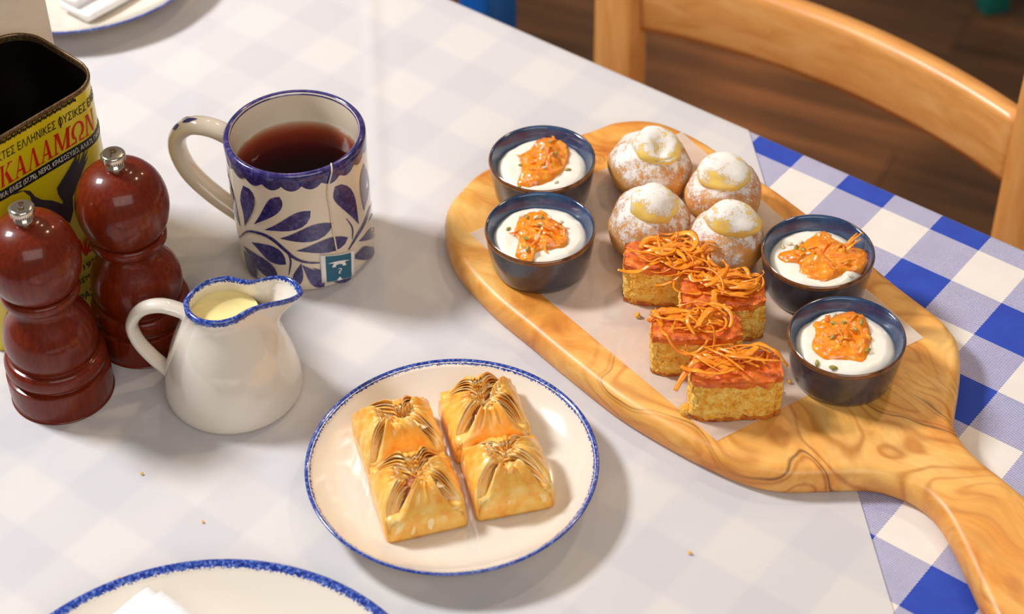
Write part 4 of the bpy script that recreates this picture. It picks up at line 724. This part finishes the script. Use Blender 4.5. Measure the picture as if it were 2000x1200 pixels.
mk('blue_rim', (V, F, U), MT['blue_rim'], jg)
hp2 = smoothp([(.0225, 0, .0640), (.0380, 0, .0695), (.0520, 0, .0655), (.0605, 0, .0530), (.0590, 0, .0385), (.0510, 0, .0240), (.0410, 0, .0120)], 6)
ho = mk('handle', tube(hp2, .0040, .0058, 16, (0, 1, 0), lambda v: 1.25 if v < .03 else 1), MT['porcelain'], jg); ho.rotation_euler.z = radians(173)
mi = mk('milk', lathe([(.0, .0655), (.0150, .0655), (.0215, .0655), (.0222, .0658), (.0215, .060), (0, .060)][::-1], 64), MT['milk'], loc=(JX, JY, T+.0004)); tag(mi, 'pale creamy milk inside the blue-rimmed jug', 'milk')

# ------------------------------------------------------------------ salt and pepper mills
def letter(ch, size, mat, parent, name, loc, rot, depth=.0002, shear=0, wrap=None):
    cu = bpy.data.curves.new(name, 'FONT'); cu.body = ch; cu.size = size; cu.extrude = depth; cu.shear = shear; cu.align_x = 'CENTER'; cu.align_y = 'CENTER'; cu.resolution_u = 3
    tmp = bpy.data.objects.new(name, cu); COL.objects.link(tmp); bpy.context.view_layer.update()
    me = bpy.data.meshes.new_from_object(tmp.evaluated_get(bpy.context.evaluated_depsgraph_get())); bpy.data.objects.remove(tmp); bpy.data.curves.remove(cu)
    me.name = name; me.materials.clear(); me.materials.append(mat)
    if wrap:
        for v in me.vertices: v.co = wrap(v.co)
    o = bpy.data.objects.new(name, me); COL.objects.link(o); o.parent = parent; o.location = loc; o.rotation_euler = rot; return o
def mill(x, y, ch, label, rot):
    t = thing('mill', label, 'mill', (x, y, T+.0004), rot, 'wooden mills beside the tin')
    low = [(0, 0), (.0305, 0), (.0322, .0012), (.0330, .008), (.0330, .0205), (.0322, .0222), (.0296, .0232), (.0302, .0240), (.0318, .0262), (.0325, .0296), (.0320, .0335), (.0304, .0362), (.0284, .0369), (.0280, .0378), (.0289, .0420), (.0296, .0480), (.0290, .0555), (.0266, .0630), (.0230, .0690), (.0204, .0738), (.0194, .0775), (.0199, .0806), (.0216, .0828), (.0240, .0842), (.0247, .0862), (.0246, .0890), (.0234, .0908), (.0215, .0912)]
    def refine(pr): return [(p.x, p.y) for p in smoothp([(a, b, 0) for a, b in pr], 3)]
    mk('base', lathe([(max(0, a), b) for a, b in refine(low)], 96), MT['mill_wood'], t)
    hd = [(.0205, .0916), (.0232, .0926), (.0262, .0972), (.0283, .1035), (.0294, .1105), (.0293, .1165), (.0281, .1230), (.0258, .1290), (.0222, .1345), (.0172, .1388), (.0110, .1416), (.0050, .1424), (0, .1425)]
    mk('head', lathe([(max(0, a), b) for a, b in refine(hd)], 96), MT['mill_wood'], t)
    kb = mk('knob', lathe([(.0, .1410), (.0056, .1412), (.0062, .1428), (.0058, .1446), (.0044, .1458), (.0040, .1470), (.0052, .1478), (.0070, .1482), (.0074, .1490), (.0074, .1528), (.0068, .1536), (.0060, .1537), (0, .1535)], 40), MT['steel'], t)
    for i in range(36):
        a = 2*pi*i/36; o = mk('knurl', rbox(.0007, .0005, .0036, 0, cx=.0074, cz=.1509), MT['steel'], kb, smooth=False) if i == 0 else o.copy()
        if i: COL.objects.link(o); o.parent = kb
        o.rotation_euler.z = a
    letter(ch, .0105, MT['stamp'], kb, 'stamped_letter', (0, 0, .1538), (0, 0, radians(12)-rot), .0004)
    return t
mill(-.2916, .9605, 'S', 'dark red wooden mill with S on its steel knob, nearest the camera', radians(20))
mill(-.2428, 1.0095, 'P', 'dark red wooden mill with P on its steel knob, between tin and mug', radians(75))

# ------------------------------------------------------------------ yellow olive tin
TW, TD, TH, TC = .112, .086, .170, .024
tn = thing('olive_tin', 'open yellow Greek olive tin with red lettering and a dark bird, behind the mills', 'tin', (TIN[0], TIN[1], T+.0004), radians(TIN[2]))
tn.location += Vector((-sin(radians(TIN[2])), cos(radians(TIN[2])), 0))*(TD-.076)/2
def perim(off, m=8):
    pts = []
    for cx, cy, a0 in ((1, -1, -pi/2), (1, 1, 0), (-1, 1, pi/2), (-1, -1, pi)):
        for q in range(m+1):
            a = a0+pi/2*q/m; pts.append((cx*(TW/2-TC)+(TC+off)*cos(a), cy*(TD/2-TC)+(TC+off)*sin(a)))
    return pts
def shell(rows):
    V, F = [], []; n = 36
    for off, z in rows: V += [(a, b, z) for a, b in perim(off)]
    for j in range(len(rows)-1):
        for i in range(n): F.append([j*n+i, j*n+(i+1) % n, (j+1)*n+(i+1) % n, (j+1)*n+i])
    return V, F
V, F = shell([(-.0015, 0), (0, .001), (0, TH-.003)]); F.append(list(range(36))[::-1]); mk('tin_body', (V, F), MT['tin_yellow'], tn)
V, F = shell([(-.0008, TH-.001), (-.0012, TH-.006), (-.0010, .004)]); F.append([72+i for i in range(36)]); mk('tin_inside', (V, F), MT['tin_inside'], tn)
mk('tin_lip', shell([(.0001, TH-.0032), (.0007, TH-.0028), (.0007, TH-.0012), (.0002, TH), (-.0008, TH), (-.0013, TH-.0012), (-.0013, TH-.005)]), MT['tin_lip'], tn)
for i in range(44):                                     # crimp marks under the lip
    x = -TW/2+TC+.001+(TW-2*TC-.002)*i/43; o = mk('crimp', rbox(.0011, .0006, .0022, .0002, 1), MT['tin_inside'], tn, smooth=False) if i == 0 else o.copy()
    if i: COL.objects.link(o); o.parent = tn
    o.location = (x, -TD/2-.0006, TH-.0044+.0004*sin(i*2.3))
def wrapf(off, z0, sx=1, x0=0):
    def f(co):
        s = x0+co.x*sx; fl = TW/2-TC; z = z0+co.y; r = TC+off+co.z
        if abs(s) <= fl: return Vector((s, -TD/2-off-co.z, z))
        sg = 1 if s > 0 else -1; a = (abs(s)-fl)/TC; 
        if a < pi/2: return Vector((sg*(fl+r*sin(a)), -(TD/2-TC)-r*cos(a), z))
        return Vector((sg*(TW/2+off+co.z), -(TD/2-TC)+(a-pi/2)*TC, z))
    return f
def line(text, width, size, mat, z, x, name, off=.0002, shear=.12):
    cu = bpy.data.curves.new('t', 'FONT'); cu.body = text; cu.size = size; o = bpy.data.objects.new('t', cu); COL.objects.link(o); bpy.context.view_layer.update(); w0 = o.dimensions.x; bpy.data.objects.remove(o); bpy.data.curves.remove(cu)
    return letter(text, size, mat, tn, name, (0, 0, 0), (0, 0, 0), .0001, shear, wrapf(off, z, width/w0, x))
def twidth(t):
    cu = bpy.data.curves.new('t', 'FONT'); cu.body = t; cu.size = .0082; o = bpy.data.objects.new('t', cu); COL.objects.link(o); bpy.context.view_layer.update(); w0 = o.dimensions.x; bpy.data.objects.remove(o); bpy.data.curves.remove(cu); return w0
TXT = 'ΕKΛΕKΤΕΣ ΕΛΛΗΝΙKΕΣ ΟΥΣΙKΕΣ ΕΛΙΕΣ'; line(TXT, .100, .0082, MT['black_ink'], .1555, .005, 'printed_line')
wo = twidth(TXT); px = .005+.100*((twidth(TXT[:20])-twidth('Ο')*.5)/wo-.5)
fq = wrapf(.0003, .1555); mk('phi_bar', ([fq(Vector((px+a+b*.12, b, 0))) for a, b in ((-.0005, -.0042), (.0005, -.0042), (.0005, .0042), (-.0005, .0042))], [[0, 1, 2, 3]]), MT['black_ink'], tn, smooth=False)
SER = {'K': [[(.08, 0), (.34, 0), (.34, .06), (.08, .06)], [(.13, 0), (.29, 0), (.29, 1), (.13, 1)], [(.08, .94), (.34, .94), (.34, 1), (.08, 1)], [(.29, .42), (.34, .52), (.76, 1), (.62, 1)], [(.36, .55), (.50, .66), (.86, 0), (.62, 0)], [(.56, .94), (.86, .94), (.86, 1), (.56, 1)], [(.56, 0), (.94, 0), (.94, .06), (.56, .06)]],
 'L': [[(.10, 0), (.18, 0), (.47, 1), (.40, 1)], [(.36, 1), (.52, 1), (.86, 0), (.64, 0)], [(.02, 0), (.30, 0), (.30, .06), (.02, .06)], [(.55, 0), (.96, 0), (.96, .06), (.55, .06)]],
 'M': [[(.10, 0), (.18, 0), (.18, 1), (.10, 1)], [(.10, 1), (.30, 1), (.56, .05), (.46, .05)], [(.46, .05), (.54, .05), (.86, 1), (.78, 1)], [(.74, 0), (.92, 0), (.92, 1), (.74, 1)], [(.02, 0), (.28, 0), (.28, .06), (.02, .06)], [(.66, 0), (1, 0), (1, .06), (.66, .06)], [(.02, .94), (.2, .94), (.2, 1), (.02, 1)], [(.8, .94), (1, .94), (1, 1), (.8, 1)]],
 'N': [[(.14, 0), (.22, 0), (.22, 1), (.14, 1)], [(.14, 1), (.34, 1), (.86, 0), (.74, 0)], [(.78, 0), (.86, 0), (.86, 1), (.78, 1)], [(.04, 0), (.34, 0), (.34, .06), (.04, .06)], [(.66, .94), (.98, .94), (.98, 1), (.66, 1)], [(.04, .94), (.2, .94), (.2, 1), (.04, 1)]]}
SER['A'] = SER['L']+[[(.24, .28), (.72, .28), (.70, .36), (.26, .36)]]
om = []
for k in range(14):
    a0, a1 = radians(-50+280*k/14), radians(-50+280*(k+1)/14); f = lambda a, r, s: (.5+r*cos(a)*s, .56+.44*sin(a)*(1 if r > .3 else .80))
    om.append([f(a0, .42, 1), f(a1, .42, 1), f(a1, .25, 1), f(a0, .25, 1)])
SER['O'] = om+[[(.06, 0), (.42, 0), (.42, .08), (.06, .08)], [(.58, 0), (.94, 0), (.94, .08), (.58, .08)], [(.34, .05), (.42, .05), (.40, .28), (.30, .28)], [(.58, .05), (.66, .05), (.70, .28), (.60, .28)]]
f = wrapf(.00025, .1340); x = -.0345
for ch in 'KALAMON':
    wd = {'M': .0140, 'O': .0122, 'K': .0120}.get(ch, .0105); V, F = [], []
    for q in SER[ch]:
        b = len(V); m = 3                                    # cut each stroke up so that it can bend round the corner
        (ax, ay), (bx, by), (cx, cy), (dx, dy) = q
        for i in range(m+1):
            for j in range(2):
                s = i/m; lx, ly = ax+(dx-ax)*s, ay+(dy-ay)*s; hx, hy = bx+(cx-bx)*s, by+(cy-by)*s; px, py = (lx, ly) if j == 0 else (hx, hy)
                V.append(f(Vector((x+px*wd+py*.0026, py*.0150, 0))))
        for i in range(m): F.append([b+2*i, b+2*i+1, b+2*i+3, b+2*i+2])
    mk('title_letter', (V, F), MT['red_ink'], tn, smooth=False); x += wd*.97
f = wrapf(.0002, .1285); sl = lambda s: 0.0
V = [f(Vector((-.046+.108*i/40, -.0038+.0076*j, 0))) for i in range(41) for j in range(2)]; mk('black_band', (V, [[2*i, 2*i+2, 2*i+3, 2*i+1] for i in range(40)]), MT['black_ink'], tn, smooth=False)
line('ΣΥΣΤΑΤΙKΑ: ΕΛΙΕΣ (57.7%), ΝΕΡΟ, KΡΑΣΟΞΥΔΟ, ΑΛΑΤΙ, ΠΑΡΘ. ΕΛΑΙΟ', .110, .0050, MT['pale_ink'], .1285, .006, 'printed_line', .0004)
def facepoly(pts, name, mat, off=.0003, parent=tn):
    V = [(a, -TD/2-off, z) for a, z in pts]; o = mk(name, (V, [list(range(len(V)))]), mat, parent, smooth=False); return o
facepoly(EAGLE_BODY, 'bird_body', MT['bird_ink']); facepoly(EAGLE_WING, 'bird_wing', MT['bird_ink'], .00045)
line('1921', .0125, .0062, MT['black_ink'], .0372, .0185, 'printed_line', shear=0); line('ΕKΤΙΣMΕΝΗ', .030, .0056, MT['black_ink'], .0275, .0120, 'printed_line', shear=0); line('ΠΑΡΑΣ', .022, .0080, MT['black_ink'], .0140, .0060, 'printed_line', shear=0)
mk('red_script', fixn(tube([wrapf(.0004, 0)(Vector((a, b, 0))) for a, b in [(p.x, p.y) for p in smoothp([(.005, .049, 0), (.012, .062, 0), (.015, .050, 0), (.017, .047, 0), (.0225, .058, 0), (.018, .057, 0), (.017, .050, 0), (.021, .048, 0), (.025, .055, 0)], 5)]], .0011, .0002, 6, (0, 1, 0))), MT['red_ink'], tn)
V = [(-TW/2-.0003, TD/2-TC-.03*i, z) for i, z in ((0, .010), (1, .010), (1, .036), (0, .030))]; mk('green_panel', (V, [[0, 1, 2, 3]]), MT['green_ink'], tn, smooth=False)
# cream card standing behind the tin
dv = Vector((cos(radians(TIN[2])), sin(radians(TIN[2])), 0)); mv = Vector((-dv.y, dv.x, 0))
p0 = Vector((-.3016, 1.1565, T+.0006)); cdv = p0-dv*.055+mv*.004
ct = thing('menu_card', 'plain cream card standing upright behind the olive tin', 'card', cdv, radians(TIN[2])); mk('card_panel', rbox(.11, .004, .25, .0008, 1, 0, 0, .125), MT['card'], ct); mk('card_foot', rbox(.10, .03, .012, .002, 1, 0, .017, .006), MT['card'], ct)
# stray pastry crumbs on the paper
for k, (x, y, s, d) in enumerate([(.1015, .8070, .0012, 'beside the board, below its edge'), (-.2360, .7990, .0012, 'left of the near plate'), (-.2320, .8830, .0010, 'below the front mill and jug'), (-.1905, .8420, .0009, 'between the jug and the near plate')]):
    V, F = lathe([(0, -1), (.8, -.5), (1, 0), (.6, .7), (0, 1)], 7); o = mk('pastry_crumb', ([Vector(v)*s*(1+.3*noise.noise(Vector(v)*2+Vector((k, 1, 0)))) for v in V], F), MT['filo'], loc=(x, y, T+s*.6+.0004)); tag(o, 'tiny pastry crumb on the white paper, '+d, 'crumb')
